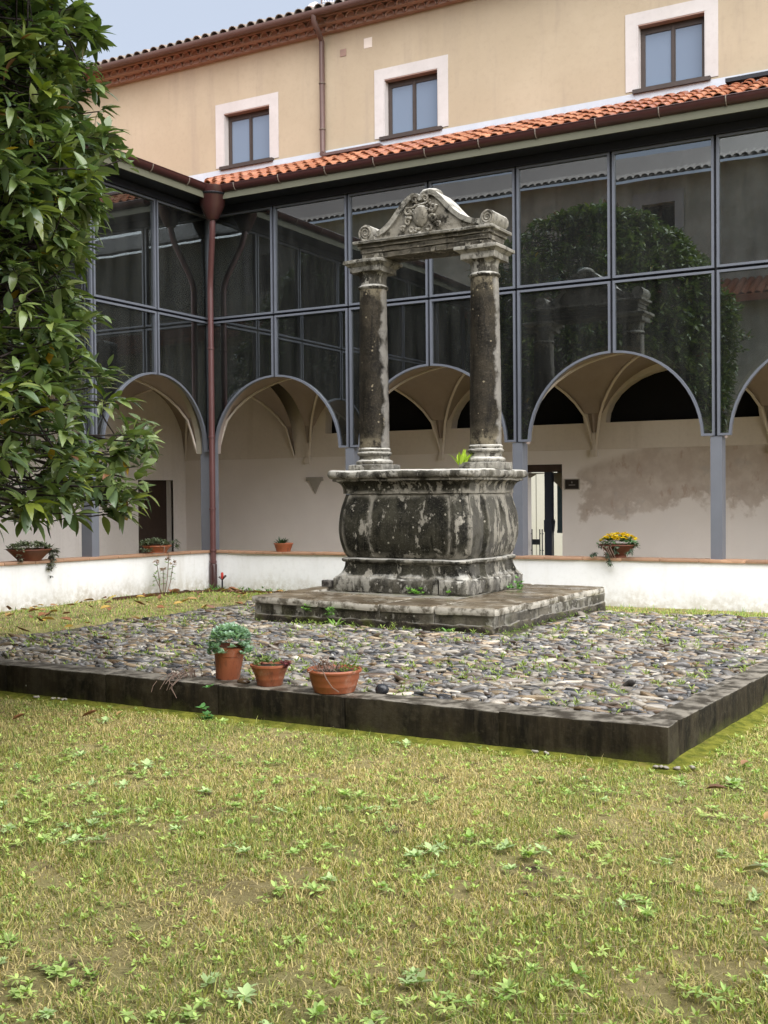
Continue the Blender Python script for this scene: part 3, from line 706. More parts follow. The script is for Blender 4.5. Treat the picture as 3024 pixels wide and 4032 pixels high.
# door in the back wall
dr = thing('glass_door', 'cream and glass double door with dark H shaped pull handles behind the well', 'door', (5.4, BY+.1, 0))
b = MB(); b.box(5.022, 5.804, BY+.02, BY+.12, 2.20, 2.343); b.build('lintel', 'wood', dr)
b = MB(); b.box(5.21, 5.222, BY+.150, BY+.158, 0, 2.18); b.build('leaf_joint', 'plaque_frame', dr)
b = MB(); b.box(5.41, 5.555, BY+.10, BY+.22, 0, 2.20); b.box(5.40, 5.56, BY+.085, BY+.10, 1.05, 1.28); b.build('stile', 'stile', dr)
for xx, zz0, zz1 in ((5.145, .60, 1.10), (5.305, .60, 1.10), (5.355, .60, 1.10)):
    b = MB(); b.tube([(xx, BY+.11, zz0), (xx, BY+.11, zz1)], .011, 6)
    for zz in (zz0+.09, zz1-.09):
        b.tube([(xx, BY+.11, zz), (xx-.04 if xx < 5.2 else xx, BY+.16, zz)], .01, 6)
    b.build('pull_handle', 'dark_metal', dr)
b = MB(); b.box(5.15, 5.30, BY+.115, BY+.15, .80, .905); b.build('lock_box', 'dark_metal', dr)
b = MB(); b.tube([(5.57, BY+.08, 1.28), (5.61, BY+.07, 1.29), (5.625, BY+.07, 1.26), (5.605, BY+.07, 1.06)], .014, 6); b.build('lever_handle', 'dark_metal', dr)
b = MB(); b.shape([(5.02, 2.19), (5.02, 2.10), (5.15, 2.17), (5.40, 2.18)]+[(5.02+.86*math.cos(t), 1.33+.86*math.sin(t)) for t in np.linspace(1.2, .45, 8)]+[(5.86, 2.19)], [], XZ, BY+.27, BY+.38); b.build('arched_head', 'arcade', dr)
yd = MB(); yd.box(-6, 12, 13.0, 13.25, -.2, 3.4); yd.build('yard_wall', 'yard', None, kind='structure')
yd = MB(); yd.box(-6, 14, 3.9, 13, -.05, -.01); yd.build('yard_floor', 'yard', None, kind='structure')
b = MB(); b.box(5.556, 6.2, BY+.40, BY+.41, 1.05, 2.3); b.build('door_glass', 'blue_glass', dr)
b = MB(); b.box(5.556, 6.2, BY+.38, BY+.42, 1.02, 1.07); b.build('glazing_bar', 'blue_glass', dr)
# plaque
pq = thing('wall_plaque', 'small dark plaque in a pale frame on the wall beside the glass door', 'sign', (6.01, BY-.02, 1.96))
b = MB(); b.box(5.872, 6.148, BY-.02, BY-.006, 1.87, 2.05); b.build('plate', 'plaque', pq)
b = MB(); b.shape([(5.857, 1.855), (6.163, 1.855), (6.163, 2.065), (5.857, 2.065)], [[(5.873, 1.871), (5.873, 2.049), (6.147, 2.049), (6.147, 1.871)]], XZ, BY-.03, BY-.002); b.build('frame', 'plaque_frame', pq)
b = MB(); b.box(6.006, 6.014, BY-.024, BY-.021, 1.985, 2.018); b.box(6.0, 6.005, BY-.024, BY-.021, 1.978, 1.99); b.box(6.016, 6.02, BY-.024, BY-.021, 1.978, 1.99)
for k in range(9): b.box(5.946+k*.0145, 5.946+k*.0145+.010, BY-.024, BY-.021, 1.939, 1.952)
b.build('print', 'letter', pq)

# ---- west side
wst = thing('cloister_wing', 'single storey cloister wing with dark door behind the glazing, beside the tree', 'building', (-2, -8, 0))
YS = -17.5
b = MB(); b.shape([(3.3, -.3), (2.858, -.3), (2.858, 2.157), (1.69, 2.157), (1.69, -.3), (YS, -.3), (YS, 7.2), (3.3, 7.2)], [], lambda a, b_, d: (d, a, b_), -3.3, -3.7); b.build('back_wall', 'inner', wst)
b = MB(); b.box(-3.62, -3.5, 1.69, 2.858, -.3, 2.157); dl = b.build('door', 'wood', wst)
b = MB(); b.box(-3.36, -3.31, 1.62, 1.69, -.3, 2.2); b.box(-3.36, -3.31, 2.858, 2.925, -.3, 2.2); b.box(-3.36, -3.31, 1.69, 2.858, 2.157, 2.2); b.build('door_frame', 'wood', dl)
outl = [(.16, 7.2), (.16, ZS)]
vy = lambda k: -.0-3.19*k
for k in range(5): outl += arch_pts((vy(k)+vy(k+1))/2, ZS, RV)
outl += [(YS, ZS), (YS, 7.2)]
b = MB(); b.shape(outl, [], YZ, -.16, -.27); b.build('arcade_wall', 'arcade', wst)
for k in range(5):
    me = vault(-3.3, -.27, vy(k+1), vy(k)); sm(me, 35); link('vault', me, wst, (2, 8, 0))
    groin_ribs(-3.3, -.27, vy(k+1), vy(k)).build('vault_rib', 'inner_up', wst, 60)
b = MB(); b.box(-3.7, -.2, YS, .2, -.3, -.02); b.build('cloister_floor', 'floor', wst)
b = MB(); b.add([(.52, -.5, 7.39), (.52, YS, 7.39), (-3.7, YS, 8.95), (-3.7, 1.2, 8.95), (-.85, .88, 7.97)], [(0, 1, 2, 3, 4)]); b.add([(-3.7, YS, 7.2), (-3.7, 3.3, 7.2), (-3.7, 3.3, 8.9), (-3.7, YS, 8.9)], [(0, 1, 2, 3)]); b.build('roof', 'tile', wst)
gw = gutter_run((.5, -1.0+.0, 7.42), (.5, YS, 7.42), (1, 0, 0)).build('gutter', 'gutter', wst, 60)
g2 = gutter_run((.5, -.5, 7.42), (.5, -1.0, 7.42), (1, 0, 0)); g3 = gutter_run((.5, GY, 7.42), (1.0-.5, GY, 7.42), (0, -1, 0))
gutter_run((.5, -.5, 7.42), (.5, -1.0, 7.42), (1, 0, 0)).build('gutter_end', 'gutter', wst, 60)
yy = -1.25
while yy > -8:
    c_ = MB(); c_.tube([(.5+.093*math.cos(t), yy, 7.42-.113*math.sin(t)) for t in np.linspace(-.15, PI, 10)], .010, 5); c_.build('gutter_clip', 'clip', gw); yy -= .965
f = MB(); f.box(.47, .5, YS, -.53, 7.20, 7.395); f.build('fascia', 'soffit', wst)
f = MB(); f.box(-.88, .468, YS, -.5, 7.202, 7.225); f.build('soffit_board', 'beam', wst)  # near-black colour stands in for the shade under this eave
b = MB(); b.box(-3.7, -.9, YS, UY-.02, 7.24, 7.3); b.build('ceiling', 'floor', wst)
b = MB(); b.box(-3.7, -.9, YS-.2, YS, -.3, 8.4); b.build('end_wall', 'arcade', wst)

# ---- glazed screens
def lower_poly(xp, xc, mg, side):
    """pane outline between post xp and crown mullion xc (side=+1: xc right of xp) with margin mg"""
    R = RA+mg; zb = ZS+.03+mg
    foot = math.acos(max(-1, min(1, 1)))
    a0 = math.asin((zb-ZC)/R); e = .02+mg
    a1 = math.acos(e/R)
    arc = [(xc-side*R*math.cos(t), ZC+R*math.sin(t)) for t in np.linspace(a0, a1, 15)]
    return [(xp+side*(.02+mg), zb)]+arc+[(xc-side*(.02+mg), ZT-.02-mg), (xp+side*(.02+mg), ZT-.02-mg)]
def screen(name, label, nb, tf, corner_skip, loc):
    t = thing(name, label, 'glazing', loc)
    for k in range(2*nb):
        a, c = xm(k), xm(k+1)
        e = .02; w_ = .036
        if k % 2 == 0: po, pi_, pg = (lower_poly(a, c, q, 1) for q in (0, w_, w_*.6))
        else: po, pi_, pg = (lower_poly(c, a, q, -1) for q in (0, w_, w_*.6))
        b = MB(); b.shape(po, [pi_], tf, -.045, .03); fr = b.build('pane_frame', 'frame', t)
        b = MB(); b.shape(pg, [], tf, -.004, .006); b.build('glass_pane', 'glass', fr)
        ro = [(a+e, ZT+e), (c-e, ZT+e), (c-e, ZTOP), (a+e, ZTOP)]
        ri = [(a+e+w_, ZT+e+w_), (c-e-w_, ZT+e+w_), (c-e-w_, ZTOP-w_), (a+e+w_, ZTOP-w_)]
        q = w_*.6
        rg = [(a+e+q, ZT+e+q), (c-e-q, ZT+e+q), (c-e-q, ZTOP-q), (a+e+q, ZTOP-q)]
        b = MB(); b.shape(ro, [ri], tf, -.045, .03); fr = b.build('pane_frame', 'frame', t)
        b = MB(); b.shape(rg, [], tf, -.004, .006); b.build('glass_pane', 'glass', fr)
    for k in range(1, 2*nb+1):
        a = xm(k); zb = ZS+.03 if k % 2 == 0 else ZC+RA+.02
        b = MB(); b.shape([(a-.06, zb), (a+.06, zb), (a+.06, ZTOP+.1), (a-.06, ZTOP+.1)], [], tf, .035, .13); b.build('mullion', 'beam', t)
        if k % 2 == 0:
            b = MB(); b.shape([(a-.085, .76), (a+.085, .76), (a+.085, ZS+.02), (a-.085, ZS+.02)], [], tf, -.03, .20); b.build('post', 'post', t)
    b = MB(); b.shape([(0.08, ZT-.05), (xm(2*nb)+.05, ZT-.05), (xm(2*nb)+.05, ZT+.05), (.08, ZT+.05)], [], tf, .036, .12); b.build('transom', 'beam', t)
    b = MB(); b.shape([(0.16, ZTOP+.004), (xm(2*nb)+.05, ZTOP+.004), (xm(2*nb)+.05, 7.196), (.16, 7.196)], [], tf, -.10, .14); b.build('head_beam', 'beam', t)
    return t
sN = screen('glazed_screen', 'grey steel and dark glass screen with arched openings behind the stone well', NB, XZ, 0, (8, 0, 0))
sW = screen('glazed_screen', 'grey steel and dark glass screen in shade, partly behind the tree', NB, lambda a, b_, d: (-d, -a, b_), 0, (0, -8, 0))
b = MB(); b.box(-.20, .04, -.04, .20, .76, ZTOP+.13); b.build('corner_post', 'post', sN)

# ---- parapets
def cap_run(par, axis, s0, s1, ztop, lab=None):
    L = .62; s = s0
    while s < s1-.05:
        e = min(s+L*rng.uniform(.9, 1.1), s1); b = MB(); rbox(b, e-s-.006, .34, .045, 4, 1, 1, .010)
        oz = rng.uniform(-.003, .003)
        vs = []
        for x_, y_, z_ in b.v:
            a = s+.003+x_; d = y_-.17
            if axis == 'x': vs.append((a, d, ztop(a)-.045+z_+oz))
            else: vs.append((-d, -a, ztop(-a)-.045+z_+oz))
        b.v = vs; jitter(b, .004, 7, int(s*50)); b.build('cap_brick', 'brick', par, 40); s = e
zr = lambda x: .765+.003*max(0, x)
zl = lambda y: .770-.010*min(0, y)
pR = thing('parapet_wall', 'low white parapet wall capped with brick running behind the well', 'wall', (8, 0, 0))
def wallmesh(pts):
    b = MB(); vs = []; n = len(pts)
    for (x, y, ox, oy, zt) in pts:
        for k in range(7): vs.append((x-ox, y-oy, -.25+(zt+.25)*k/6.))
    for i in range(n-1):
        for k in range(6): b_ = i*7+k; b.f.append((b_, b_+7, b_+8, b_+1))
    b.v = vs
    m0 = len(b.v); b.v += [(x+ox, y+oy, zt) for x, y, ox, oy, zt in pts]; b.v += [(x+ox, y+oy, -.25) for x, y, ox, oy, zt in pts]
    for i in range(n-1):
        b.f.append((i*7+6, i*7+13, m0+i+1, m0+i)); b.f.append((m0+i, m0+i+1, m0+n+i+1, m0+n+i))
    return b
b = wallmesh([(x, 0, 0, .13, zr(x)-.047) for x in np.linspace(.13, XE, 60)]); P = np.array(b.v); P[:, 1] += vnoise(P, 1.6, 4)*.012; b.v = [tuple(p) for p in P]
b.build('wall_body', 'parapet_clean', pR, 60)
cap_run(pR, 'x', -.16, XE, zr)
pL = thing('parapet_wall', 'low white stained parapet wall capped with brick under the tree', 'wall', (0, -8, 0))
b = wallmesh([(0, y, -.13, 0, zl(y)-.047) for y in np.linspace(.13, -17, 60)]); P = np.array(b.v); P[:, 0] += vnoise(P, 1.6, 6)*.012; b.v = [tuple(p) for p in P]
b.build('wall_body', 'parapet', pL, 60)
cap_run(pL, 'y', .165, 17., zl)

# ---- corner hopper and downpipe
rp = thing('rain_downpipe', 'tall oxide red downpipe with a big funnel hopper in the cloister corner', 'downpipe', (.2, -.2, 0))
b = MB(); b.lathe([(.085, 6.84), (.115, 6.87), (.225, 7.10), (.255, 7.28), (.275, 7.32), (.295, 7.43), (.27, 7.43), (.2, 7.3)], .5, -.5, 20); hp = b.build('hopper', 'gutter', rp, 40)
b = MB(); b.lathe([(.262, 7.275), (.284, 7.298), (.264, 7.32)], .5, -.5, 20); b.build('hopper_band', 'beam', hp, 40)
b = MB(); b.tube([(.5, -.5, 6.96), (.495, -.495, 6.80), (.45, -.45, 6.55), (.25, -.25, 5.95), (.205, -.205, 5.75), (.20, -.20, 5.6), (.20, -.20, .02)], .056, 12); b.build('pipe', 'pipe', rp, 40)
b = MB(); b.lathe([(.070, .02), (.072, .5), (.064, .52)], .2, -.2, 14); b.build('pipe_boot', 'gutter', rp, 40)
for zz in (4.55, 2.9, 1.55, .56, .78):
    b = MB(); b.lathe([(.057, zz-.02), (.068, zz-.015), (.068, zz+.015), (.057, zz+.02)], .2, -.2, 14); b.build('pipe_collar', 'pipe', rp, 40)

# ---- aerials on the roof
an = thing('roof_aerial', 'small white satellite dish and comb aerial on the roof ridge', 'aerial', (1.98, .9, 10.7))
b = MB(); b.tube([(2.02, .9, 10.6), (2.02, .9, 11.2)], .014, 6); b.build('mast', 'up_pipe', an)
b = MB(); R_ = Matrix.Rotation(math.radians(68), 3, 'X')@Matrix.Rotation(0, 3, 'Z')
rows = []
for i in range(4):
    rr = .14*i/3; zz = .035*(i/3)**2
    for k in range(14): t = 2*PI*k/14; v = R_@Vector((rr*math.cos(t)*1., rr*math.sin(t), zz)); rows.append(v+Vector((1.90, .80, 10.86)))
b.add(rows, [(i*14+k, i*14+(k+1) % 14, (i+1)*14+(k+1) % 14, (i+1)*14+k) for i in range(3) for k in range(14)]); b.build('dish', 'white_metal', an, 60)
b = MB(); b.tube([(1.90, .80, 10.8), (1.98, .62, 10.80)], .012, 5); b.ell((1.98, .6, 10.80), (.03, .05, .03)); b.build('dish_arm', 'pink', an)
b = MB(); b.tube([(2.02, .9, 11.0), (2.32, .86, 10.92)], .007, 5)
for k in range(5): b.tube([(2.06+k*.06, .895-k*.006, 11.06-k*.014), (2.06+k*.06, .895-k*.006, 10.86-k*.03)], .005, 5)
b.build('comb_aerial', 'white_metal', an)

# ================================================================ STONE PLATFORM AND WELL
PZ = .505
plat = thing('stone_platform', 'square stone platform with a worn rounded rim under the well', 'platform', (6.7, -3.8, .2))
def zt(x): return PZ+.035*max(0, (6.6-x)/1.7)
def slab(x0, x1, y0, y1, seed):
    b = MB(); rbox(b, x1-x0-.010, y1-y0-.010, .095, 8, 8, 1, .036)
    b.v = [(x+x0+.005, y+y0+.005, zt(x+x0)-.095+z) for x, y, z in b.v]; jitter(b, .008, 4.5, seed, .6)
    b.build('slab', 'slab', plat, 50)
SX = [4.93, 5.92, 6.77, 7.505, 8.29]; sk = lambda y: 0
for i in range(4): slab(SX[i], SX[i+1], -5.5, -4.55, 60+i)
slab(4.93, 5.2, -4.55, -3.1, 70); slab(4.93, 5.2, -3.1, -2.0, 71)
slab(7.35, 8.34, -4.55, -3.55, 72); slab(7.35, 8.37, -3.55, -2.75, 74); slab(7.35, 8.41, -2.75, -2.0, 75)
slab(5.2, 6.3, -2.35, -2.0, 76); slab(6.3, 7.35, -2.35, -2.0, 77)
b = MB(); b.box(5.21, 7.34, -4.54, -2.36, .2, PZ-.01); b.build('core', 'platform_base', plat)
RX = [4.955, 5.7, 6.78, 7.5, 8.25]
for i in range(4):
    b = MB(); rbox(b, RX[i+1]-RX[i]-.008, .28, .15, 6, 1, 3, .012); b.v = [(x+RX[i]+.004, y-5.455, z+zt(x+RX[i])-.235) for x, y, z in b.v]; jitter(b, .009, 7, 80+i); b.build('riser_stone', 'platform', plat, 45)
RY = [-5.17, -4.3, -3.6, -2.8, -2.05]
for i in range(4):
    b = MB(); rbox(b, .28, RY[i+1]-RY[i]-.008, .15, 1, 6, 3, .012); b.v = [(x+7.965+(y+RY[i]+5.4)*.05, y+RY[i]+.004, z+PZ-.24) for x, y, z in b.v]; jitter(b, .012, 7, 90+i); b.build('riser_stone', 'platform', plat, 45)
b = MB(); rbox(b, 3.28, .34, .16, 40, 2, 3, .02); b.v = [(x+4.96, y-5.47, z+.15) for x, y, z in b.v]; jitter(b, .020, 11, 101, .8); b.build('footing', 'platform_base', plat, 50)
b = MB(); rbox(b, .34, 3.3, .26, 2, 40, 3, .02); b.v = [(x+7.93+(y+.1)*.05, y-5.4, z+.04) for x, y, z in b.v]; jitter(b, .020, 11, 102, .8); b.build('footing', 'platform_base', plat, 50)
b = MB(); b.box(4.97, 5.2, -5.3, -2.05, .1, .44); b.box(5.2, 8.1, -2.36, -2.06, .1, .44); b.build('rear_riser', 'platform', plat)

WX, WY = 6.315, -3.24
WA, WB = 1.04, .965
well = thing('stone_well', 'old blackened stone wellhead with two columns carrying a carved pediment', 'well', (WX, WY, PZ))
def per(off, ch, p=.055):
    """corner list of the wellhead outline grown by off, corners cut by ch, a shallow pier on each short side (counter-clockwise from front left)"""
    a, b_ = WA+off, WB+off
    R_ = [(a, -b_+ch), (a, -.40), (a+p, -.34), (a+p, .34), (a, .40), (a, b_-ch)]
    return [(-a+ch, -b_), (a-ch, -b_)]+R_+[(a-ch, b_), (-a+ch, b_)]+[(-x, y) for x, y in R_[::-1]]
NSIDE = 16
def ringpt(s, off, ch):
    """s: side index + fraction"""
    P = per(off, ch); i = int(math.floor(s)) % NSIDE; f = s-math.floor(s); p, q = P[i], P[(i+1) % NSIDE]
    return (p[0]+(q[0]-p[0])*f, p[1]+(q[1]-p[1])*f)
def blocks(name, prof, cuts, mat, amp, seed, gap=.004, inset=.22, step=.05):
    """stones of a course: prof = [(offset, z, chamfer)], cuts = positions s along the outline"""
    lens = []
    for i in range(NSIDE):
        P = per(0, .14); p, q = P[i], P[(i+1) % NSIDE]; lens.append(math.dist(p, q))
    for bi in range(len(cuts)):
        s0, s1 = cuts[bi], cuts[(bi+1) % len(cuts)]
        if s1 <= s0: s1 += NSIDE
        ss = [s0+gap/lens[int(s0) % NSIDE]]
        for i in range(int(math.floor(s0)), int(math.ceil(s1))):
            a, c = max(s0, i), min(s1, i+1); n = max(2, int((c-a)*lens[i % NSIDE]/step))
            ss += [a+(c-a)*k/n for k in range(1, n+1)]
        ss[-1] = s1-gap/lens[int(s1-1e-6) % NSIDE]
        pr = [(prof[0][0]-inset, prof[0][1]+.002, prof[0][2])]+list(prof)+[(prof[-1][0]-inset, prof[-1][1]-.002, prof[-1][2])]
        b = MB(); q = len(pr); vs = []
        for s in ss:
            for off, z, ch in pr:
                x, y = ringpt(s, off, ch); vs.append((WX+x, WY+y, z))
        fs = [(i*q+k, (i+1)*q+k, (i+1)*q+k+1, i*q+k+1) for i in range(len(ss)-1) for k in range(q-1)]
        fs += [tuple(range(q-1, -1, -1)), tuple((len(ss)-1)*q+k for k in range(q))]
        b.add(vs, fs); jitter(b, amp, 5.5, seed+bi, .5); b.build(name, mat, well, 42)
def lin(pts, n):
    """refine a profile"""
    o = []
    for (a, z, c), (a2, z2, c2) in zip(pts, pts[1:]):
        for k in range(n): t = k/n; o.append((a+(a2-a)*t, z+(z2-z)*t, c+(c2-c)*t))
    return o+[pts[-1]]
# plinth: separate blocks of uneven size
pl = lin([(-.06, PZ-.005, .012), (-.045, PZ+.02, .012), (-.04, PZ+.16, .012), (-.06, PZ+.195, .012)], 2)
blocks('plinth_stone', pl, [0.16, .80, 4.5, 6.5, 8.5, 10.5, 12.5, 14.5], 'well_pale', .018, 200, .011)
# hollow moulding and roll
mo = [(-.065, PZ+.195, .05)]
for k in range(1, 7): t = k/6*PI/2; mo.append((-.065-.05*math.sin(t), PZ+.195+.155*(1-math.cos(t))+.02, .05+.08*k/6))
mo += [(-.115, PZ+.385, .13)]
for k in range(0, 9): t = -PI/2+k/8*PI; mo.append((-.105+.035*math.cos(t)-.01, PZ+.415+.032*math.sin(t), .13))
blocks('base_moulding', mo, [0.80, 4.5, 8.5, 12.5], 'well', .008, 230, .003)
# swelling drum
dz0, dz1 = PZ+.455, 1.80; bo = []
for k in range(17):
    t = k/16.; o_ = -.118+.070*math.sin(PI*min(1, t*1.02)**.92)
    bo.append((o_, dz0+(dz1-dz0)*t, .14))
bo[0] = (-.135, dz0, .14); bo[-1] = (-.125, dz1, .14)
blocks('drum_stone', bo, [0.24, .955, 2.0, 4.5, 6.0, 8.2, 8.7, 11.0, 12.5, 14.5], 'well', .009, 250, .005, .25)
# flaring cornice
cf = [(-.155, 1.803, .14), (-.10, 1.808, .14), (-.10, 1.86, .14)]
for k in range(1, 8): t = k/7*PI/2; cf.append((-.10+.085*(1-math.cos(t)), 1.86+.115*math.sin(t)+.0, .14-.04*k/7))
cf += [(-.005, 1.98, .1), (-.005, 2.008, .1)]
blocks('cornice_stone', cf, [0.5, 1.5, 3.5, 5.5, 7.5, 8.5, 10.5, 13.5], 'well', .008, 280, .004)
# rim slab with a rounded nose
rs_ = [(-.0, 2.010, .10)]
for k in range(9): t = -PI/2+k/8*PI; rs_.append((.006+.036*math.cos(t), 2.066+.054*math.sin(t), .10))
rs_ += [(-.08, 2.122, .1)]
blocks('rim_stone', rs_, [0.3, 1.5, 4.5, 8.3, 12.5, 14.5], 'well_pale', .010, 300, .004, .3)
b = MB(); b.shape([(WX+x, WY+y) for x, y in per(-.19, .14)], [[(WX+.6*math.cos(t), WY+.55*math.sin(t)) for t in np.linspace(0, 2*PI, 24, endpoint=False)]], lambda a, b_, d: (a, b_, d), PZ, 2.10); b.build('shaft_lining', 'edge_stone', well)

CX = [5.47, 7.18]; CYc = -3.27
for i, cx in enumerate(CX):
    zb = 2.118
    b = MB(); rbox(b, .54, .54, .095, 5, 5, 1, .012); b.v = [(x+cx-.27, y+CYc-.27, z+zb) for x, y, z in b.v]; jitter(b, .008, 8, 320+i); b.build('column_plinth', 'well_pale', well, 42)
    z0 = zb+.095
    pr = [(.245, z0)]
    for k in range(7): t = -PI/2+k/6*PI; pr.append((.235+.03*math.cos(t), z0+.032+.03*math.sin(t)))
    pr += [(.222, z0+.070), (.213, z0+.085), (.213, z0+.10)]
    for k in range(5): t = PI+k/4*PI/1.0; pr.append((.222+.010*math.cos(t), z0+.118-.012*math.sin(t)*0+.004*k))
    for k in range(7): t = -PI/2+k/6*PI; pr.append((.222+.022*math.cos(t), z0+.158+.022*math.sin(t)))
    pr += [(.222, z0+.19), (.228, z0+.20), (.228, z0+.218), (.212, z0+.235)]
    b = MB(); b.lathe(pr, cx, CYc, 32); jitter(b, .006, 9, 330+i); b.build('column_base', 'well_pale', well, 40)
    zs0, zs1 = z0+.235, 4.66; pr = []
    for k in range(15): t = k/14; pr.append((.212-.024*t**1.4, zs0+(zs1-zs0)*t))
    b = MB(); b.lathe(pr, cx, CYc, 32); jitter(b, .005, 4, 340+i); b.build('column_shaft', 'column', well, 40)
    pr = [(.188, 4.66), (.205, 4.675), (.213, 4.69), (.205, 4.705), (.186, 4.72), (.186, 4.80)]
    for k in range(1, 7): t = k/6*PI/2; pr.append((.186+.055*(1-math.cos(t)), 4.80+.09*math.sin(t)))
    b = MB(); b.lathe(pr, cx, CYc, 32); jitter(b, .005, 8, 350+i); b.build('capital', 'well_pale', well, 40)
    b = MB()
    rbox(b, .49, .49, .085, 4, 4, 1, .012); b.v = [(x+cx-.245, y+CYc-.245, z+4.885) for x, y, z in b.v]
    k0 = len(b.v); c2 = MB(); rbox(c2, .62, .62, .05, 5, 5, 1, .012); b.add([(x+cx-.31, y+CYc-.31, z+5.005) for x, y, z in c2.v], c2.f)
    vs = [(cx+sx*h, CYc+sy*h, z) for h, z in ((.245, 4.965), (.30, 5.012)) for sx, sy in ((-1, -1), (1, -1), (1, 1), (-1, 1))]
    b.add(vs, [(q, (q+1) % 4, 4+(q+1) % 4, 4+q) for q in range(4)])
    jitter(b, .009, 8, 360+i); b.build('abacus', 'well_pale', well, 42)
# entablature
def beam(x0, x1, y0, y1, z0, z1, nx_, name, mat, seed, amp=.008):
    b = MB(); rbox(b, x1-x0, y1-y0, z1-z0, nx_, 4, 2, .012); b.v = [(x+x0, y+y0, z+z0) for x, y, z in b.v]; jitter(b, amp, 6, seed); return b.build(name, mat, well, 42)
EX0, EX1, EY0, EY1 = 5.40, 7.37, CYc-.25, CYc+.25
beam(EX0+.03, EX1-.03, EY0+.02, EY1-.02, 5.055, 5.13, 30, 'architrave', 'pediment', 400)
beam(EX0+.01, EX1-.01, EY0, EY1, 5.132, 5.20, 30, 'architrave', 'pediment', 401)
beam(EX0-.02, EX1+.02, EY0-.03, EY1+.03, 5.202, 5.255, 30, 'entablature_cornice', 'pediment', 402)
beam(EX0-.07, EX1+.07, EY0-.08, EY1+.08, 5.257, 5.297, 30, 'entablature_cornice', 'well_pale', 403)
# pediment
out_ = [(5.60, 5.30), (5.66, 5.40), (5.76, 5.44), (5.85, 5.50), (5.93, 5.58), (6.0, 5.67), (6.07, 5.75), (6.15, 5.815), (6.22, 5.845), (6.29, 5.835), (6.335, 5.80), (6.365, 5.82), (6.42, 5.855), (6.49, 5.865), (6.56, 5.835), (6.64, 5.765), (6.73, 5.665), (6.83, 5.565), (6.93, 5.485), (7.04, 5.425), (7.15, 5.39), (7.22, 5.385), (7.26, 5.30)]
dn = []
for (a, z), (a2, z2) in zip(out_, out_[1:]):
    dn += [(a, z), ((a+a2)/2, (z+z2)/2)]
dn.append(out_[-1])
PY0_, PY1_ = CYc-.19, CYc+.19
b = MB(); b.shape(dn, [], XZ, PY0_, PY1_); jitter(b, .009, 6, 410); b.build('pediment', 'pediment', well, 45)
# coping that follows the curved top
b = MB(); top = dn[2:-2]; vs = []
for i, (a, z) in enumerate(top):
    p, q = top[max(0, i-1)], top[min(len(top)-1, i+1)]; d = Vector((q[0]-p[0], q[1]-p[1])).normalized(); nrm2 = Vector((-d.y, d.x))
    for o_, yy in ((-.045, PY0_-.035), (.02, PY0_-.045), (.022, PY1_+.03), (-.045, PY1_+.03)): vs.append((a+nrm2.x*o_, yy, z+nrm2.y*o_))
b.add(vs, [(i*4+k, i*4+(k+1) % 4, (i+1)*4+(k+1) % 4, (i+1)*4+k) for i in range(len(top)-1) for k in range(4)]+[(3, 2, 1, 0), tuple((len(top)-1)*4+k for k in range(4))])
jitter(b, .006, 8, 415); b.build('coping', 'well_pale', well, 50)
# finial lump between the two curls, seen over the top
b = MB(); b.ell((6.36, CYc+.06, 5.88), (.17, .16, .10), 12, 7); jitter(b, .015, 9, 417); b.build('finial', 'well_pale', well, 50)
for cx, dir_, rr in ((5.49, -1, .115), (7.33, 1, .105)):
    b = MB(); zc_ = 5.30+rr+.0
    vs = []; n = 20; fs = []
    for yy, r2 in ((PY0_-.045, rr), (PY1_+.03, rr*1.02)):
        for k in range(n): t = 2*PI*k/n; vs.append((cx+r2*math.cos(t), yy, zc_+r2*math.sin(t)))
    fs = [(k, (k+1) % n, n+(k+1) % n, n+k) for k in range(n)]+[tuple(range(n-1, -1, -1)), tuple(range(n, 2*n))]
    b.add(vs, fs)
    b.box(min(cx, cx-dir_*.14), max(cx, cx-dir_*.14), PY0_-.02, PY1_, 5.30, 5.30+rr*.62)
    jitter(b, .004, 9, 420); vl = b.build('volute', 'well_pale', well, 45)
    sp_ = MB(); pts = [(cx+dir_*0+(.012+(rr-.02)*t)*math.cos(-dir_*(t*2.6*2*PI)+1.6), PY0_-.052, zc_+(.012+(rr-.02)*t)*math.sin(-dir_*(t*2.6*2*PI)+1.6)) for t in np.linspace(0, 1, 56)]
    sp_.tube(pts, [.011+.008*t for t in np.linspace(0, 1, 56)], 6); sp_.build('scroll', 'pediment', vl, 50)
# carved coat of arms
b = MB(); yf = PY0_-.01
b.ell((6.335, yf, 5.56), (.12, .07, .15), 14, 8)
for sx in (-1, 1):
    for (cx, cz, r_, tw) in ((.08, .20, .05, 1), (.185, .07, .062, -1), (.19, -.08, .058, 1), (.13, -.19, .045, -1), (.27, -.17, .04, 1)):
        pts = [(6.335+sx*(cx+r_*t*math.cos(tw*t*9)), yf-.02, 5.575+cz+r_*t*math.sin(tw*t*9)) for t in np.linspace(.1, 1, 16)]
        b.tube(pts, [.012+.012*t for t in np.linspace(0, 1, 16)], 6)
pts = [(6.335+x, yf-.025, 5.575+z) for x, z in ((-.17, .105), (-.12, .095), (-.05, .12), (.02, .125), (.09, .14), (.16, .175))]
b.tube(pts, .014, 6)
for k in range(5): b.tube([(6.28+k*.02, yf-.058, 5.60-k*.005), (6.30+k*.022, yf-.055, 5.53-k*.004), (6.335+k*.02, yf-.045, 5.49+k*.006)], .007, 5)
for k in range(34):
    t = rng.uniform(0, 2*PI); q = rng.uniform(.10, .25); b.ell((6.335+q*math.cos(t), yf, 5.56+q*1.1*math.sin(t)), (rng.uniform(.015, .035), .03, rng.uniform(.012, .03)), 7, 4)
jitter(b, .005, 14, 430); b.build('carved_arms', 'pediment', well, 50)
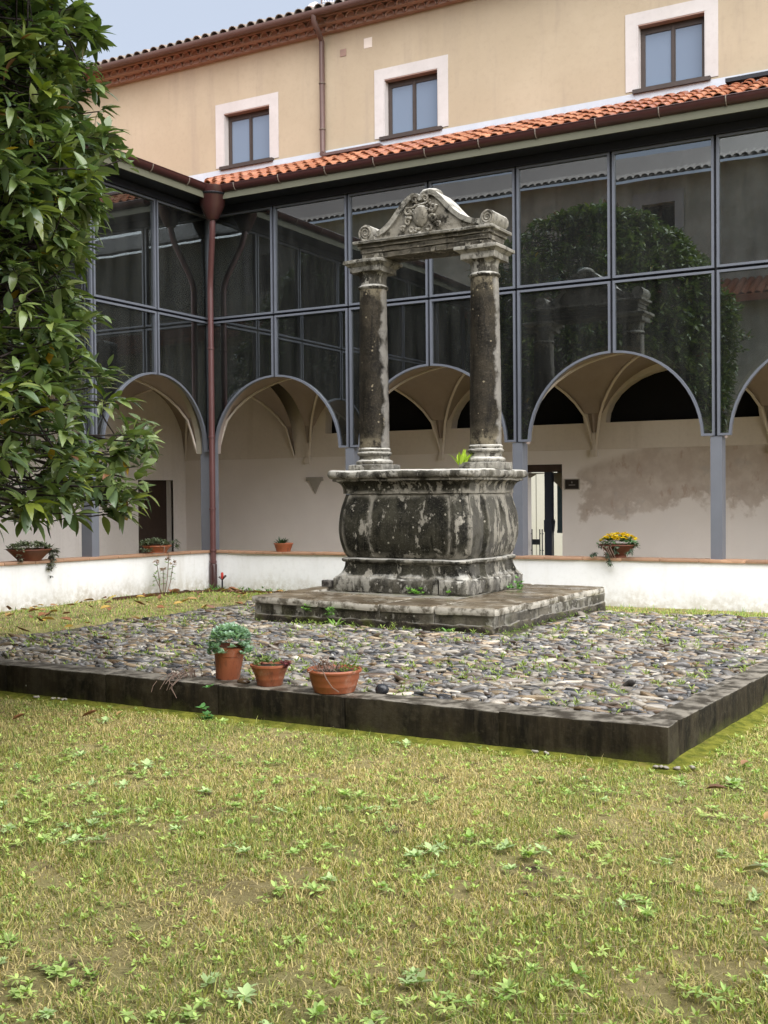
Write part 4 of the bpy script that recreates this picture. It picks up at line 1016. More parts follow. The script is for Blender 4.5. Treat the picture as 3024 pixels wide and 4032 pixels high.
b = MB(); rbox(b, .15, .13, .10, 3, 3, 2, .02); b.v = [(x+5.06, y-4.05, z+zt(5.1)) for x, y, z in b.v]; jitter(b, .014, 12, 440)
b.build('loose_stone', 'edge_stone', None, 45, label='small black loose stone on the platform against the well plinth', cat='stone')

# ================================================================ LEAF MESHES AND PLANTS
def leafshape(L, W, curl=.25, fold=.18, rows=4):
    """leaf along +X, base at the origin"""
    vs = [(0, 0, 0)]; fs = []
    for i in range(1, rows):
        t = i/rows; wv = W*math.sin(PI*t**.85)**.8; z = -curl*L*t*t
        vs += [(L*t, -wv/2, z+fold*wv/2), (L*t, 0, z), (L*t, wv/2, z+fold*wv/2)]
    vs.append((L, 0, -curl*L)); n = len(vs)-1
    fs += [(0, 1, 2), (0, 2, 3)]
    for i in range(rows-2):
        b_ = 1+3*i; fs += [(b_, b_+3, b_+4), (b_, b_+4, b_+1), (b_+1, b_+4, b_+5), (b_+1, b_+5, b_+2)]
    b_ = 1+3*(rows-2); fs += [(b_, n, b_+1), (b_+1, n, b_+2)]
    return np.array(vs, float), np.array(fs)
def place(LV, O, D, UPV, S):
    """stack of leaf copies: origins O, directions D, up vectors, scales S -> vertices"""
    D = D/np.linalg.norm(D, axis=1, keepdims=True)
    Sd = np.cross(UPV, D); Sd /= np.linalg.norm(Sd, axis=1, keepdims=True)+1e-9
    Un = np.cross(D, Sd)
    return O[:, None]+S[:, None, None]*(LV[None, :, 0:1]*D[:, None]+LV[None, :, 1:2]*Sd[:, None]+LV[None, :, 2:3]*Un[:, None])
def leaves_mesh(name, LV, LF, O, D, UPV, S, T, mat):
    P = place(LV, O, D, UPV, S); n, k = P.shape[:2]
    Fc = (np.arange(n)[:, None, None]*k+LF[None]).reshape(-1, 3)
    return arrmesh(name, P.reshape(-1, 3), Fc, mat, np.repeat(T, k, 0), True)
def rosette(n, L, W, el=(.1, .5), curl=.25, tint=(.1, .2, .04), tv=.3, seed=0, rows=4, center=(0, 0, 0), fold=.18):
    r = np.random.default_rng(abs(int(seed))); LV, LF = leafshape(1, W/L, curl, fold, rows)
    az = np.arange(n)*2.399+r.uniform(0, .6, n); e = r.uniform(*el, n)
    D = np.stack([np.cos(az)*np.cos(e), np.sin(az)*np.cos(e), np.sin(e)], 1)
    O = np.tile(np.array(center, float), (n, 1))+D*L*.06
    T = np.array(tint)[None]*r.uniform(1-tv, 1+tv, (n, 1))
    return LV, LF, O, D, np.tile([0, 0, 1.], (n, 1)), L*r.uniform(.65, 1.1, n), T

# ---- loquat tree
TC = Vector((3.91, -11.70, 0))
TREE_TOP, TREE_BOT = 9.2, 1.75
def crown_r(z, th):
    t = (z-TREE_BOT)/(TREE_TOP-TREE_BOT)
    zz = [-.05, 0., .06, .17, .31, .42, .48, .55, .66, .82, .95, 1.]
    rr = [3.0, 3.24, 3.4, 3.42, 3.2, 3.18, 3.22, 3.24, 3.2, 2.7, 1.6, .4]
    base = np.interp(t, zz, rr)
    P = np.stack([np.cos(th)*2.2, np.sin(th)*2.2, z*1.1], -1)
    return base*(1+(.13+.42*np.clip((z-5.8)/2, 0, 1))*vnoise(P.reshape(-1, 3), .85, 77).reshape(base.shape))
tree = thing('loquat_tree', 'big evergreen tree with long ribbed glossy leaves hanging over the lawn', 'tree', (TC.x, TC.y, 0))
tw = MB(); tr = np.random.default_rng(5)
trunk = [(TC.x+.05*math.sin(k*1.3), TC.y+.06*math.cos(k), -.1+k*.45) for k in range(9)]
tw.tube(trunk, [.19-.012*k for k in range(9)], 10); tw.build('trunk', 'bark', tree, True)
NR = 8200
tips = []
z = TREE_BOT-.12+(TREE_TOP-TREE_BOT+.12)*tr.beta(1.05, 1.15, NR*3); th = tr.uniform(0, 2*PI, NR*3)
toward = math.atan2(CAM.y-TC.y, CAM.x-TC.x)
rad = crown_r(z, th)*(tr.random(NR*3)**.25)*(1+tr.normal(0, .03, NR*3))
gap = vnoise(np.stack([TC.x+rad*np.cos(th), TC.y+rad*np.sin(th), z], 1), 1.15, 31)
front = np.cos(th-toward)
keep = (gap > -.20) & ((front > -.5) | (tr.random(NR*3) < .6))
z, th, rad = z[keep][:NR], th[keep][:NR], rad[keep][:NR]
O = np.stack([TC.x+rad*np.cos(th), TC.y+rad*np.sin(th), z], 1)
NR = len(O)
# limbs and twigs: main limbs out to the crown, twigs to a share of the tips
limbs = []
for k in range(22):
    a = tr.uniform(0, 2*PI); z0 = tr.uniform(1.5, 3.4); zt_ = tr.uniform(1.9, 7.6); rr = float(crown_r(np.array([zt_]), np.array([a]))[0])*.86
    P0 = Vector((TC.x, TC.y, z0)); P1 = Vector((TC.x+rr*math.cos(a), TC.y+rr*math.sin(a), zt_)); md = (P0+P1)/2+Vector((0, 0, tr.uniform(-.1, .5)))
    pts = [(P0*(1-t)**2+md*2*t*(1-t)+P1*t*t)+Vector(tr.normal(0, .05, 3))*(t > .05) for t in np.linspace(0, 1, 11)]
    limbs.append(pts)
    l_ = MB(); l_.tube(pts, [.085*(1-t)**.8+.014 for t in np.linspace(0, 1, 11)], 7); l_.build('limb', 'bark', tree, True)
LP = np.array([p[:] for l in limbs for p in l[2:]])
tb = MB()
for i in range(0, NR):
    d2 = ((LP-O[i])**2).sum(1)+.6*np.maximum(0, LP[:, 2]-O[i, 2])**2; j = int(np.argpartition(d2, 14)[tr.integers(0, 14)]); A = Vector(LP[j]); B = Vector(O[i])
    if d2[j] > 4.5 or (i % 2 and d2[j] > .5): 
        dd = Vector((TC.x, TC.y, B.z+.1))-B; A = B+dd.normalized()*.45
    if (A-B).length > .5: A = B+(A-B).normalized()*.5
    md = (A+B)/2+Vector((0, 0, -.06+tr.normal(0, .05)))
    pts = [A*(1-t)**2+md*2*t*(1-t)+B*t*t for t in (0, .33, .66, 1)]
    tb.tube(pts, [.010, .008, .006, .005], 4, False)
tb.build('twigs', 'bark', tree, True, recalc=False, kind='stuff')
# leaves: a whorl at every tip
LVS = [leafshape(1, w_, c_, f_, 5) for w_, c_, f_ in ((.36, .18, .26), (.40, .36, .20), (.33, .62, .30), (.42, .05, .34))]
LF = LVS[0][1]
per_ = tr.integers(8, 13, NR); tot = per_.sum(); idx = np.repeat(np.arange(NR), per_)
az = tr.uniform(0, 2*PI, tot); el = tr.normal(.0, .50, tot)
axis = np.stack([np.cos(th), np.sin(th), .35*np.ones(NR)], 1)[idx]
D = np.stack([np.cos(az)*np.cos(el), np.sin(az)*np.cos(el), np.sin(el)], 1)+axis*.55
LO = O[idx]+D*.015+tr.normal(0, .02, (tot, 3))
S = tr.uniform(.11, .22, tot)
gcol = np.array([(.145, .205, .070), (.19, .25, .082), (.10, .155, .062), (.26, .31, .10), (.145, .21, .11)])
T = gcol[tr.choice(5, tot, p=[.34, .26, .2, .1, .1])]*tr.uniform(.75, 1.25, (tot, 1))
new = tr.random(NR) < .05; T = np.where(new[idx][:, None] & (tr.random((tot, 1)) < .6), np.array([[.24, .29, .05]])*tr.uniform(.8, 1.1, (tot, 1)), T)
yel = tr.random(tot) < .004; T[yel] = (.45, .28, .03)
brn = tr.random(tot) < .004; T[brn] = (.24, .11, .05)
UPV = np.tile([0, 0, 1.], (tot, 1))+tr.normal(0, .25, (tot, 3))
# the 300 leaves that show largest are leaves of their own, the rest one mass
cd = np.linalg.norm(LO-np.array(CAM), axis=1); fwd = (LO-np.array(CAM))@np.array(fw); lat = ((LO-np.array(CAM))@np.array(rt))/fwd; ver = ((LO-np.array(CAM))@np.array(up))/fwd
inview = (np.abs(lat) < .33) & (np.abs(ver) < .45)
score = np.where(inview, S/cd, 0); order = np.argsort(-score)[:300]; own = np.zeros(tot, bool); own[order] = True
lk = tr.integers(0, 4, tot); Vs, Ts, Fs, n0 = [], [], [], 0
for q in range(4):
    mk = (~own) & (lk == q); P = place(LVS[q][0], LO[mk], D[mk], UPV[mk], S[mk]); n, k = P.shape[:2]
    Vs.append(P.reshape(-1, 3)); Ts.append(np.repeat(T[mk], k, 0)); Fs.append((np.arange(n)[:, None, None]*k+LF[None]).reshape(-1, 3)+n0); n0 += n*k
fo = link('foliage', arrmesh('foliage', np.concatenate(Vs), np.concatenate(Fs), 'leaf', np.concatenate(Ts), True), tree, kind='stuff')
fo.location = -tree.location
for i in order:
    LVq = LVS[lk[i]][0]; P = place(LVq, np.zeros((1, 3)), D[i:i+1], UPV[i:i+1], S[i:i+1])[0]
    link('leaf', arrmesh('leaf', P, LF, 'leaf', np.repeat(T[i:i+1], len(LVq), 0), True), tree, tuple(LO[i]-np.array(tree.location)))

# ---- pots
def pot_body(mb, prof, cx, cy, n=28): mb.lathe(prof, cx, cy, n)
def leafset(name, mat, parent, parts, loc=None):
    """several (LV, LF, O, D, U, S, T) sets as one mesh"""
    Vs, Fs, Ts = [], [], []; n0 = 0
    for LV_, LF_, O_, D_, U_, S_, T_ in parts:
        P = place(LV_, O_, D_, U_, S_); n, k = P.shape[:2]
        Vs.append(P.reshape(-1, 3)); Fs.append((np.arange(n)[:, None, None]*k+LF_[None]).reshape(-1, 3)+n0); Ts.append(np.repeat(T_, k, 0)); n0 += n*k
    me = arrmesh(name, np.concatenate(Vs), np.concatenate(Fs), mat, np.concatenate(Ts), True)
    return link(name, me, parent, loc, kind='stuff' if parent is not None else None)
KZ = .272
# tall pot with grey-green stonecrop
px, py, pz = 7.605, -9.50, KZ-.01
t = thing('potted_plant', 'tall terracotta pot tilted on the kerb, full of blue green stonecrop', 'potted plant', (px, py, pz))
b = MB(); b.lathe([(.092, 0), (.098, .005), (.122, .20), (.128, .205), (.138, .275), (.130, .278), (.118, .25), (.11, .23)], 0, 0, 28)
Rm = Matrix.Rotation(math.radians(5), 3, 'Y'); b.v = [tuple(Rm@Vector(v)+Vector((px, py, pz+.006))) for v in b.v]; b.build('pot', 'pot', t, 40)
parts = []
for k in range(260):
    a = rng.uniform(0, 2*PI); q = rng.random()**(.5 if k % 2 else .8); c = (px+.03+.185*q*math.cos(a), py+.16*q*math.sin(a), pz+.27+.15*(1-q*q)**.6+rng.uniform(-.02, .02)-(.05 if q > .85 else 0))
    parts.append(rosette(10, .052, .034, (.1, 1.1), .1, (.40, .56, .42), .25, 5000+k, 3, c, .1))
leafset('stonecrop', 'soft_leaf', t, parts)
# small bowl with mixed succulents
px, py = 8.12, -9.62
t = thing('potted_plant', 'small ribbed terracotta pot on the kerb with reddish succulents, middle of three', 'potted plant', (px, py, KZ))
b = MB(); b.lathe([(.098, 0), (.102, .004), (.112, .05), (.116, .055), (.116, .063), (.128, .10), (.132, .105), (.150, .150), (.158, .153), (.158, .17), (.148, .172), (.135, .14)], px, py, 28); b.build('pot', 'pot', t, 40)
b = MB(); b.lathe([(.0, .155), (.14, .15)], px, py, 16, caps=False); b.v = [(x, y, z+KZ) for x, y, z in b.v]
b.build('soil', 'soil', t); 
t.children[0].location.z += KZ
parts = []
for k in range(24):
    a = rng.uniform(0, 2*PI); q = math.sqrt(rng.random())*.13; c = (px+q*math.cos(a), py+q*math.sin(a), KZ+.165+rng.uniform(0, .03))
    col = (.17, .24, .08) if c[0] < px else ((.16, .05, .045) if rng.random() < .5 else (.2, .26, .1))
    parts.append(rosette(9, .035, .018, (.0, 1.2), .1, col, .3, 560+k, 3, c, .1))
for k in range(9): parts.append(rosette(8, .035, .02, (-.3, .9), .1, (.15, .035, .04), .4, 590+k, 3, (px+.17+rng.uniform(-.03, .03), py+rng.uniform(-.04, .04), KZ+.16+rng.uniform(-.01, .05)), .1))
for k in range(8): parts.append(rosette(8, .03, .02, (-.3, .9), .1, (.20, .26, .09), .3, 600+k, 3, (px-.14+rng.uniform(-.05, .03), py+rng.uniform(-.06, .04), KZ+.18+rng.uniform(-.01, .03)), .1))
leafset('succulents', 'soft_leaf', t, parts)
# wide bowl
px, py = 8.745, -9.64
t = thing('potted_plant', 'wide ribbed terracotta bowl on the kerb with dry stems and sprigs', 'potted plant', (px, py, KZ))
b = MB(); b.lathe([(.150, 0), (.158, .004), (.175, .05), (.178, .054), (.178, .062), (.190, .10), (.193, .105), (.196, .150), (.212, .155), (.216, .168), (.208, .180), (.196, .178), (.18, .14)], px, py, 32); b.v = [(x, y, z+KZ) for x, y, z in b.v]; b.build('pot', 'pot', t, 40)
b = MB(); b.lathe([(.0, .155+KZ), (.19, .15+KZ)], px, py, 18, caps=False); b.build('soil', 'soil', t)
tw_ = MB()
for k in range(34):
    a = rng.uniform(0, 2*PI); q = rng.uniform(0, .13); P0 = Vector((px-.04+q*math.cos(a), py+q*math.sin(a), KZ+.15)); d = Vector((rng.normal(0, .1), rng.normal(0, .08), rng.uniform(.02, .12)))
    tw_.tube([P0, P0+d*.6+Vector((0, 0, .02)), P0+d+Vector((0, 0, -.01))], .0035, 4)
tw_.tube([(px+.02, py-.2, KZ+.19), (px+.08, py-.235, KZ+.13), (px+.12, py-.22, KZ+.07), (px+.17, py-.21, KZ+.04)], .004, 4)
tw_.tube([(px-.1, py-.17, KZ+.17), (px-.03, py-.2, KZ+.19), (px+.03, py-.19, KZ+.2)], .004, 4)
tw_.build('dry_stems', 'twig', t)
parts = []
for k in range(60):
    a = rng.uniform(0, 2*PI); q = rng.uniform(0, .10); c = (px+.14+q*math.cos(a)*1.2, py+q*math.sin(a), KZ+.16+rng.uniform(0, .14)*(1-q*4))
    parts.append(rosette(5, .024, .012, (-.2, 1.2), .1, (.20, .29, .06), .3, 620+k, 3, c, .1))
for k in range(10):
    c = (px-.09+rng.uniform(-.04, .06), py+rng.uniform(-.08, .08), KZ+.17+rng.uniform(0, .05)); parts.append(rosette(6, .03, .012, (0, 1.3), .1, (.14, .07, .04), .4, 690+k, 3, c, .1))
leafset('sprigs', 'soft_leaf', t, parts)
# dead trailing plant on the kerb
t = thing('dried_plant', 'dead straggling stems drooping over the kerb left of the pots', 'dead plant', (7.15, -9.72, KZ))
cv = MB()
for k in range(26):
    x0_ = 7.27+rng.normal(0, .05); y0_ = -9.60+rng.normal(0, .06); h = rng.uniform(.03, .15); over = k % 3 == 0
    P_ = [Vector((x0_, y0_, KZ-.02)), Vector((x0_+rng.normal(0, .04), y0_-.03, KZ+h)), Vector((x0_+rng.normal(.0, .07), (-9.83 if over else y0_-.08), KZ+(.02 if over else h*.8))), Vector((x0_+rng.normal(.02, .05), (-9.845 if over else y0_-.12), KZ-(rng.uniform(.02, .14) if over else -h*.2)))]
    pts = [P_[0]*(1-u)**3+P_[1]*3*u*(1-u)**2+P_[2]*3*u*u*(1-u)+P_[3]*u**3 for u in np.linspace(0, 1, 8)]
    cv.tube(pts, .0028, 4)
cv.build('stems', 'twig', t)
for (x_, y_, r_, lab, mat) in ((7.865, -9.63, (.062, .045, .026), 'brown wet pebble lying on the kerb between two terracotta pots', 'edge_stone'), (9.10, -9.52, (.058, .05, .045), 'round dark stone on the cobbles beside the wide bowl', 'edge_stone')):
    me = arrmesh('stone', IV*np.array(r_)*(1+.12*vnoise(IV, 1.6, int(x_*10)))[:, None], IF, 'cobble', np.repeat(np.array([[.12, .075, .04]] if x_ < 8 else [[.03, .033, .04]]), len(IV), 0), True)
    link('stone', me, None, (x_, y_, KZ+r_[2]*.75-.01), label=lab, cat='stone')

# parapet bowls
def bowl(label, x, y, z, prof, mat, seed):
    t = thing('flower_bowl', label, 'potted plant', (x, y, z)); b = MB(); b.lathe(prof, x, y, 26); b.v = [(a, c, d+z) for a, c, d in b.v]; b.build('bowl', mat, t, 40); return t
wide = [(.13, 0), (.135, .03), (.12, .035), (.28, .185), (.295, .19), (.295, .205), (.27, .205), (.22, .15)]
z_ = zr(7.94)
t = bowl('footed terracotta bowl of yellow flowers on the white parapet', 7.94, 0, z_, wide, 'old_pot', 1)
parts = []
for k in range(60):
    a = rng.uniform(0, 2*PI); q = math.sqrt(rng.random()); c = (7.94+.31*q*math.cos(a), .25*q*math.sin(a), z_+.20+.10*(1-q*q)+rng.uniform(-.02, .03)); parts.append(rosette(7, .065, .045, (-.1, 1.), .2, (.12, .24, .11), .4, 700+k, 3, c, .1))
for k in range(30):
    a = rng.uniform(0, 2*PI); q = rng.uniform(.7, 1.05); c = (7.94+.29*q*math.cos(a), -.02+.27*q*math.sin(a), z_+.19+rng.uniform(-.03, .03)); parts.append(rosette(9, .075, .026, (-.5, .7), .2, (.10, .13, .085), .4, 760+k, 3, c, .1))
for (x_, dz) in ((-.30, .10), (-.31, .05), (-.10, .10), (-.08, .04), (-.04, -.08), (.07, .12), (.26, .09), (.25, .15), (-.05, -.02)):
    for k in range(3): parts.append(rosette(10, .07, .024, (-1.2, .3), .2, (.085, .12, .08), .4, int(800+x_*99+dz*999+k), 3, (7.94+x_+rng.normal(0, .015), -.26+.1*abs(x_), z_+dz+rng.normal(0, .02)), .1))
leafset('foliage', 'soft_leaf', t, parts)
parts = []
for k in range(62):
    a = rng.uniform(0, 2*PI); q = math.sqrt(rng.random()); c = (7.96+.30*q*math.cos(a), -.04+.24*q*math.sin(a), z_+.26+.10*(1-q*q)+rng.uniform(-.02, .03)); parts.append(rosette(8, .05, .04, (.0, .9), .2, (.86, .62, .02), .12, 850+k, 3, c, .1))
leafset('blossoms', 'soft_leaf', t, parts)
b = MB()
for x_ in (-.12, -.06, .01, -.03): b.tube([(7.94+x_, -.24, z_+.20), (7.94+x_-.03, -.31, z_+.17), (7.94+x_+.02, -.30, z_+.06), (7.94+x_+.03, -.24, z_-.0)], .006, 5)
b.build('trailing_stem', 'twig', t)
z_ = zr(1.66)
t = bowl('small ribbed terracotta pot with a dark aloe on the far parapet', 1.66, 0, z_, [(.13, 0), (.135, .02), (.145, .06), (.15, .065), (.17, .13), (.18, .135), (.18, .155), (.16, .155), (.15, .12)], 'pot', 2)
parts = [rosette(16, .16, .035, (.1, 1.3), .15, (.06, .10, .055), .35, 900+k, 4, (1.66+rng.normal(0, .05), rng.normal(0, .04), z_+.12), .2) for k in range(4)]
leafset('aloe', 'soft_leaf', t, parts)
z_ = zl(-4.5)
t = bowl('big dark terracotta bowl with grey trailing succulents on the parapet at the left edge', 0, -4.52, z_, [(.18, 0), (.185, .02), (.33, .165), (.345, .17), (.345, .185), (.32, .185), (.27, .13)], 'old_pot', 3)
parts = []
for k in range(70):
    a = rng.uniform(0, 2*PI); q = math.sqrt(rng.random()); c = (.30*q*math.cos(a), -4.52+.36*q*math.sin(a), z_+.19+.06*(1-q*q)+rng.uniform(-.02, .03)); parts.append(rosette(10, .085, .032, (-.2, 1.), .2, (.13, .15, .095), .4, 920+k, 3, c, .1))
for k in range(26): parts.append(rosette(10, .085, .03, (-.9, .5), .2, (.14, .15, .11), .4, 990+k, 3, (.17+rng.normal(0, .03), -4.20+rng.normal(0, .05), z_+.16-rng.uniform(0, .30)*(k > 6)), .1))
for k in range(8): parts.append(rosette(8, .055, .018, (-.9, .5), .2, (.13, .14, .10), .4, 1020+k, 3, (.15+rng.normal(0, .03), -4.86+rng.normal(0, .03), z_+.06+rng.normal(0, .03)), .1))
parts.append(rosette(10, .06, .018, (-1.2, .2), .2, (.07, .08, .07), .4, 1033, 3, (.19, -4.27, z_-.24), .1))
leafset('trailing_succulents', 'soft_leaf', t, parts)
z_ = zl(-1.55)
t = bowl('low terracotta bowl of straggly grey succulents on the parapet before the dark door', 0, -1.55, z_, [(.17, 0), (.175, .02), (.19, .05), (.195, .055), (.25, .12), (.26, .125), (.26, .14), (.24, .14), (.2, .1)], 'pot', 4)
parts = []
for k in range(70):
    a = rng.uniform(0, 2*PI); q = math.sqrt(rng.random()); c = (.24*q*math.cos(a), -1.55+.36*q*math.sin(a), z_+.15+.05*(1-q*q)+rng.uniform(-.03, .04)); parts.append(rosette(9, .075, .024, (-.2, 1.2), .2, (.12, .15, .09), .4, 1050+k, 3, c, .1))
for k in range(20):
    sgn = 1 if k % 2 else -1; parts.append(rosette(9, .08, .024, (-.4, 1.), .2, (.11, .14, .09), .4, 1130+k, 3, (.1+rng.normal(0, .05), -1.55+sgn*.4+rng.normal(0, .06), z_+.07+rng.uniform(0, .16)*(sgn > 0)), .1))
leafset('trailing_succulents', 'soft_leaf', t, parts)
b = MB(); b.tube([(.15, -1.62, z_+.15), (.27, -1.66, z_+.12), (.26, -1.67, z_+.01), (.2, -1.9, z_+.015)], .009, 5); b.build('dry_stem', 'twig', t)

# plant with pinkish heads against the parapet, sprinkler, edging
t = thing('flowering_plant', 'tall thin plant with faded pinkish flower heads against the white parapet', 'plant', (.35, -1.75, .03))
b = MB(); heads = []
for (y0_, y1_, h) in ((-1.85, -1.92, .66), (-1.75, -1.60, .70), (-1.70, -1.48, .60), (-1.8, -1.75, .5), (-1.78, -2.0, .45)):
    b.tube([(.33, y0_, .02), (.33, (y0_+y1_)/2+.01, h*.5), (.31, y1_, h)], [.009, .008, .006], 5); heads.append((.31, y1_, h))
b.build('stem', 'twig', t)
parts = []
for hx, hy, hz in heads[:4]:
    for k in range(5): parts.append(rosette(10, .055, .03, (-.2, 1.2), .1, (.45, .33, .29), .2, int(1200+hz*100+k), 3, (hx+rng.normal(0, .03), hy+rng.normal(0, .05), hz+rng.normal(0, .02)), .1))
leafset('flower_head', 'soft_leaf', t, parts)
parts = []
for hx, hy, hz in heads:
    for k in range(3): parts.append(rosette(6, .07, .04, (-.2, .8), .2, (.17, .30, .06), .3, int(1300+hz*100+k), 3, (hx+.01, hy+rng.normal(0, .03), hz*(.55+.17*k)), .1))
for k in range(6): parts.append(rosette(7, .09, .03, (.1, 1.1), .2, (.20, .32, .05), .3, 1400+k, 3, (.36+rng.normal(0, .05), -1.75+rng.normal(0, .2), .06), .1))
leafset('foliage', 'soft_leaf', t, parts)
t = thing('sprinkler', 'small red topped garden sprinkler on a black spike in the corner', 'sprinkler', (.5, -.32, .02))
b = MB(); b.tube([(.5, -.32, 0), (.5, -.32, .26)], .016, 6); b.build('spike', 'beam', t)
b = MB(); b.tube([(.44, -.34, .30), (.5, -.32, .24), (.57, -.30, .32)], .02, 6); b.build('head', 'gutter', t)
b = MB(); b.lathe([(.02, .26), (.028, .30), (.024, .36), (.012, .38)], .5, -.32, 10); b.build('nozzle', 'red', t)
b = MB(); b.ell((.47, -.36, .045), (.045, .03, .03)); b.build('hose_fitting', 'pink', t)
ed = thing('bed_edging', 'thin rusty strip edging the narrow bed below the parapet', 'edging', (.6, -1.2, 0))
b = MB(); L_ = [(.62, -3.35), (.72, -2.4), (.85, -1.5), (1.25, -.85), (2.0, -.66), (3.2, -.62)]
for (a, c), (a2, c2) in zip(L_, L_[1:]):
    h0, h1 = float(gh(a, c)), float(gh(a2, c2))
    d = Vector((a2-a, c2-c)).normalized()*.012; n2 = (-d.y, d.x)
    vs = [(a+n2[0]*s, c+n2[1]*s, h0+dz) for s in (-1, 1) for dz in (-.05, .055)]+[(a2+n2[0]*s, c2+n2[1]*s, h1+dz) for s in (-1, 1) for dz in (-.05, .055)]
    b.add(vs, [(0, 4, 5, 1), (2, 3, 7, 6), (1, 5, 7, 3), (0, 1, 3, 2), (4, 6, 7, 5)])
b.build('strip', 'rust', ed)

# weeds growing out of the stonework
def clump(label, c, n, L, W, tint, spread, seed, el=(.1, 1.2), h=.03, cat='weed'):
    r = np.random.default_rng(abs(int(seed))); parts = []
    for k in range(n):
        q = r.normal(0, spread, 2); parts.append(rosette(7, L, W, el, .2, tint, .3, seed*31+k, 3, (q[0], q[1], abs(r.normal(0, h))), .12))
    o = leafset('weed', 'soft_leaf', None, parts, c); props(o, label, cat); return o
clump('bright green weed at the foot of the well plinth in front', (6.62, -4.24, PZ), 12, .055, .022, (.17, .38, .05), .045, 61, h=.04)
clump('low pale green clover patch on the platform by the right well corner', (7.47, -2.95, PZ), 16, .05, .03, (.17, .35, .10), .07, 62, h=.05)
clump('tiny green weed below the plinth corner', (7.05, -4.22, PZ), 4, .035, .02, (.17, .36, .05), .015, 63)
clump('yellow green broad leaves sprouting at the base of the right column', (6.95, -3.52, 2.14), 3, .26, .075, (.42, .58, .06), .02, 64, (.9, 1.5), .0)
clump('fern like weed growing from a crack in the platform riser', (6.15, -5.56, .33), 8, .06, .025, (.13, .28, .05), .03, 65, (-.3, 1.), .05)
clump('strap leaved weed at the foot of the platform front', (6.25, -5.60, .22), 2, .17, .028, (.20, .36, .07), .01, 66, (.3, 1.1), .0)
clump('low leafy weed at the near foot of the platform', (7.72, -5.60, .215), 3, .12, .035, (.16, .32, .08), .03, 67, (.1, .7), .01)
clump('small weed on the platform riser near its left end', (5.75, -5.54, .36), 6, .05, .025, (.14, .28, .05), .03, 68, (-.3, 1.), .04)
clump('two leaved seedling growing against the kerb face', (7.72, -9.93, .0), 5, .06, .04, (.14, .34, .10), .02, 69, (.1, .8), .10)

# ================================================================ LAWN
gr = np.random.default_rng(21)
def scatter(n, box_, test):
    P = np.stack([gr.uniform(box_[0], box_[1], n), gr.uniform(box_[2], box_[3], n)], 1); return P[test(P)]
def camlat(P):
    d = P-np.array([CAM.x, CAM.y]); f_ = d@np.array([fw.x, fw.y]); l = d@np.array([rt.x, rt.y]); return l/np.maximum(f_, .01), f_
def front_ok(P, lim=.40):
    l, f_ = camlat(P); wb = vnoise(np.concatenate([P, np.zeros((len(P), 1))], 1), 2.2, 91)*.08+vnoise(np.concatenate([P, np.zeros((len(P), 1))], 1), 9, 92)*.04; out_k = (P[:, 1] < KERB_Y-.13+wb) | (P[:, 0] > kx_out(P[:, 1])+.13+wb)
    return (np.abs(l) < lim) & (f_ > 3.2) & out_k & (P[:, 1] < -.3)
def left_ok(P):
    l, f_ = camlat(P); edge = 3.55+.35*vnoise(np.stack([0*P[:, 0], P[:, 1], 0*P[:, 0]], 1), 1.5, 3)
    a = (P[:, 0] < edge+.1) & (P[:, 0] > .16) & (P[:, 1] > KERB_Y+.3) & (P[:, 1] < -.17)
    b_ = (P[:, 1] > -2.75) & (P[:, 1] < -.17) & (P[:, 0] > .2)
    return (np.abs(l) < .40) & (a | b_) & ~((P[:, 0] > PX0) & (P[:, 0] < PX1+.1) & (P[:, 1] < PY1+.05))
# broad-leaved weeds in the lawn
wm = []
for k in range(14):
    r = np.random.default_rng(3000+k); parts = []
    tint_ = [(.48, .64, .20), (.40, .56, .17), (.55, .68, .21), (.46, .60, .27)][k % 4]
    for j in range(int(r.integers(1, 5))):
        Lw = r.uniform(.02, .048); c_ = (r.normal(0, .032), r.normal(0, .032), .012+r.uniform(0, .012)) if j else (0, 0, .014)
        parts.append(rosette(int(r.integers(5, 11)), Lw, Lw*r.uniform(.3, .62), (-.05, r.uniform(.5, 1.1)), r.uniform(-.1, .45), tint_, .35, 3100+k*9+j, 4, c_, r.uniform(.05, .35)))
    o = leafset('lawn_weed', 'soft_leaf', None, parts, (0, 0, 0)); wm.append(o.data); bpy.data.objects.remove(o)
Pw = []
cand = scatter(12000, (5.5, 14.5, -14.6, -9.6), front_ok); nzw = vnoise(np.concatenate([cand, np.zeros((len(cand), 1))], 1), 1.8, 55)
lc, fc = camlat(cand)
wgt = np.clip(nzw*1.8+.25, 0, 1)*np.clip((9.6-fc)/3.2, .05, 1)**1.3*np.where(lc < .05, 1., .55)
for P, w_ in zip(cand, wgt):
    if gr.random() < w_ and all((P[0]-q[0])**2+(P[1]-q[1])**2 > .07**2 for q in Pw): Pw.append(P)
    if len(Pw) >= 295: break
for P in Pw:
    s = gr.uniform(.6, 1.2)
    o = link('lawn_weed', wm[int(gr.integers(0, 14))], None, mat=Matrix.Translation((P[0], P[1], .010))@Matrix.Rotation(gr.uniform(0, 6.28), 4, 'Z')@Matrix.Diagonal((s, s*gr.uniform(.75, 1.2), s, 1)), label='low broad leaved green weed growing flat in the yellowed lawn', cat='weed', group='broad leaved weeds in the lawn')
PF = scatter(1150000, (4, 15.5, -14.9, -3), front_ok)
PO = scatter(330000, (2.5, 18.5, -16.4, -1), lambda P: front_ok(P, .95) & (np.abs(camlat(P)[0]) >= .40)); PF = np.concatenate([PF, PO])
_, f_ = camlat(PF); PF = PF[gr.random(len(PF)) < np.clip((7.6/np.maximum(f_, 4))**1.5, .15, 1)]
PLft = scatter(62000, (0, 12, -9.6, -.1), left_ok)
Pg = np.concatenate([PF, PLft]); isl = np.concatenate([np.zeros(len(PF)), np.ones(len(PLft))]).astype(bool)
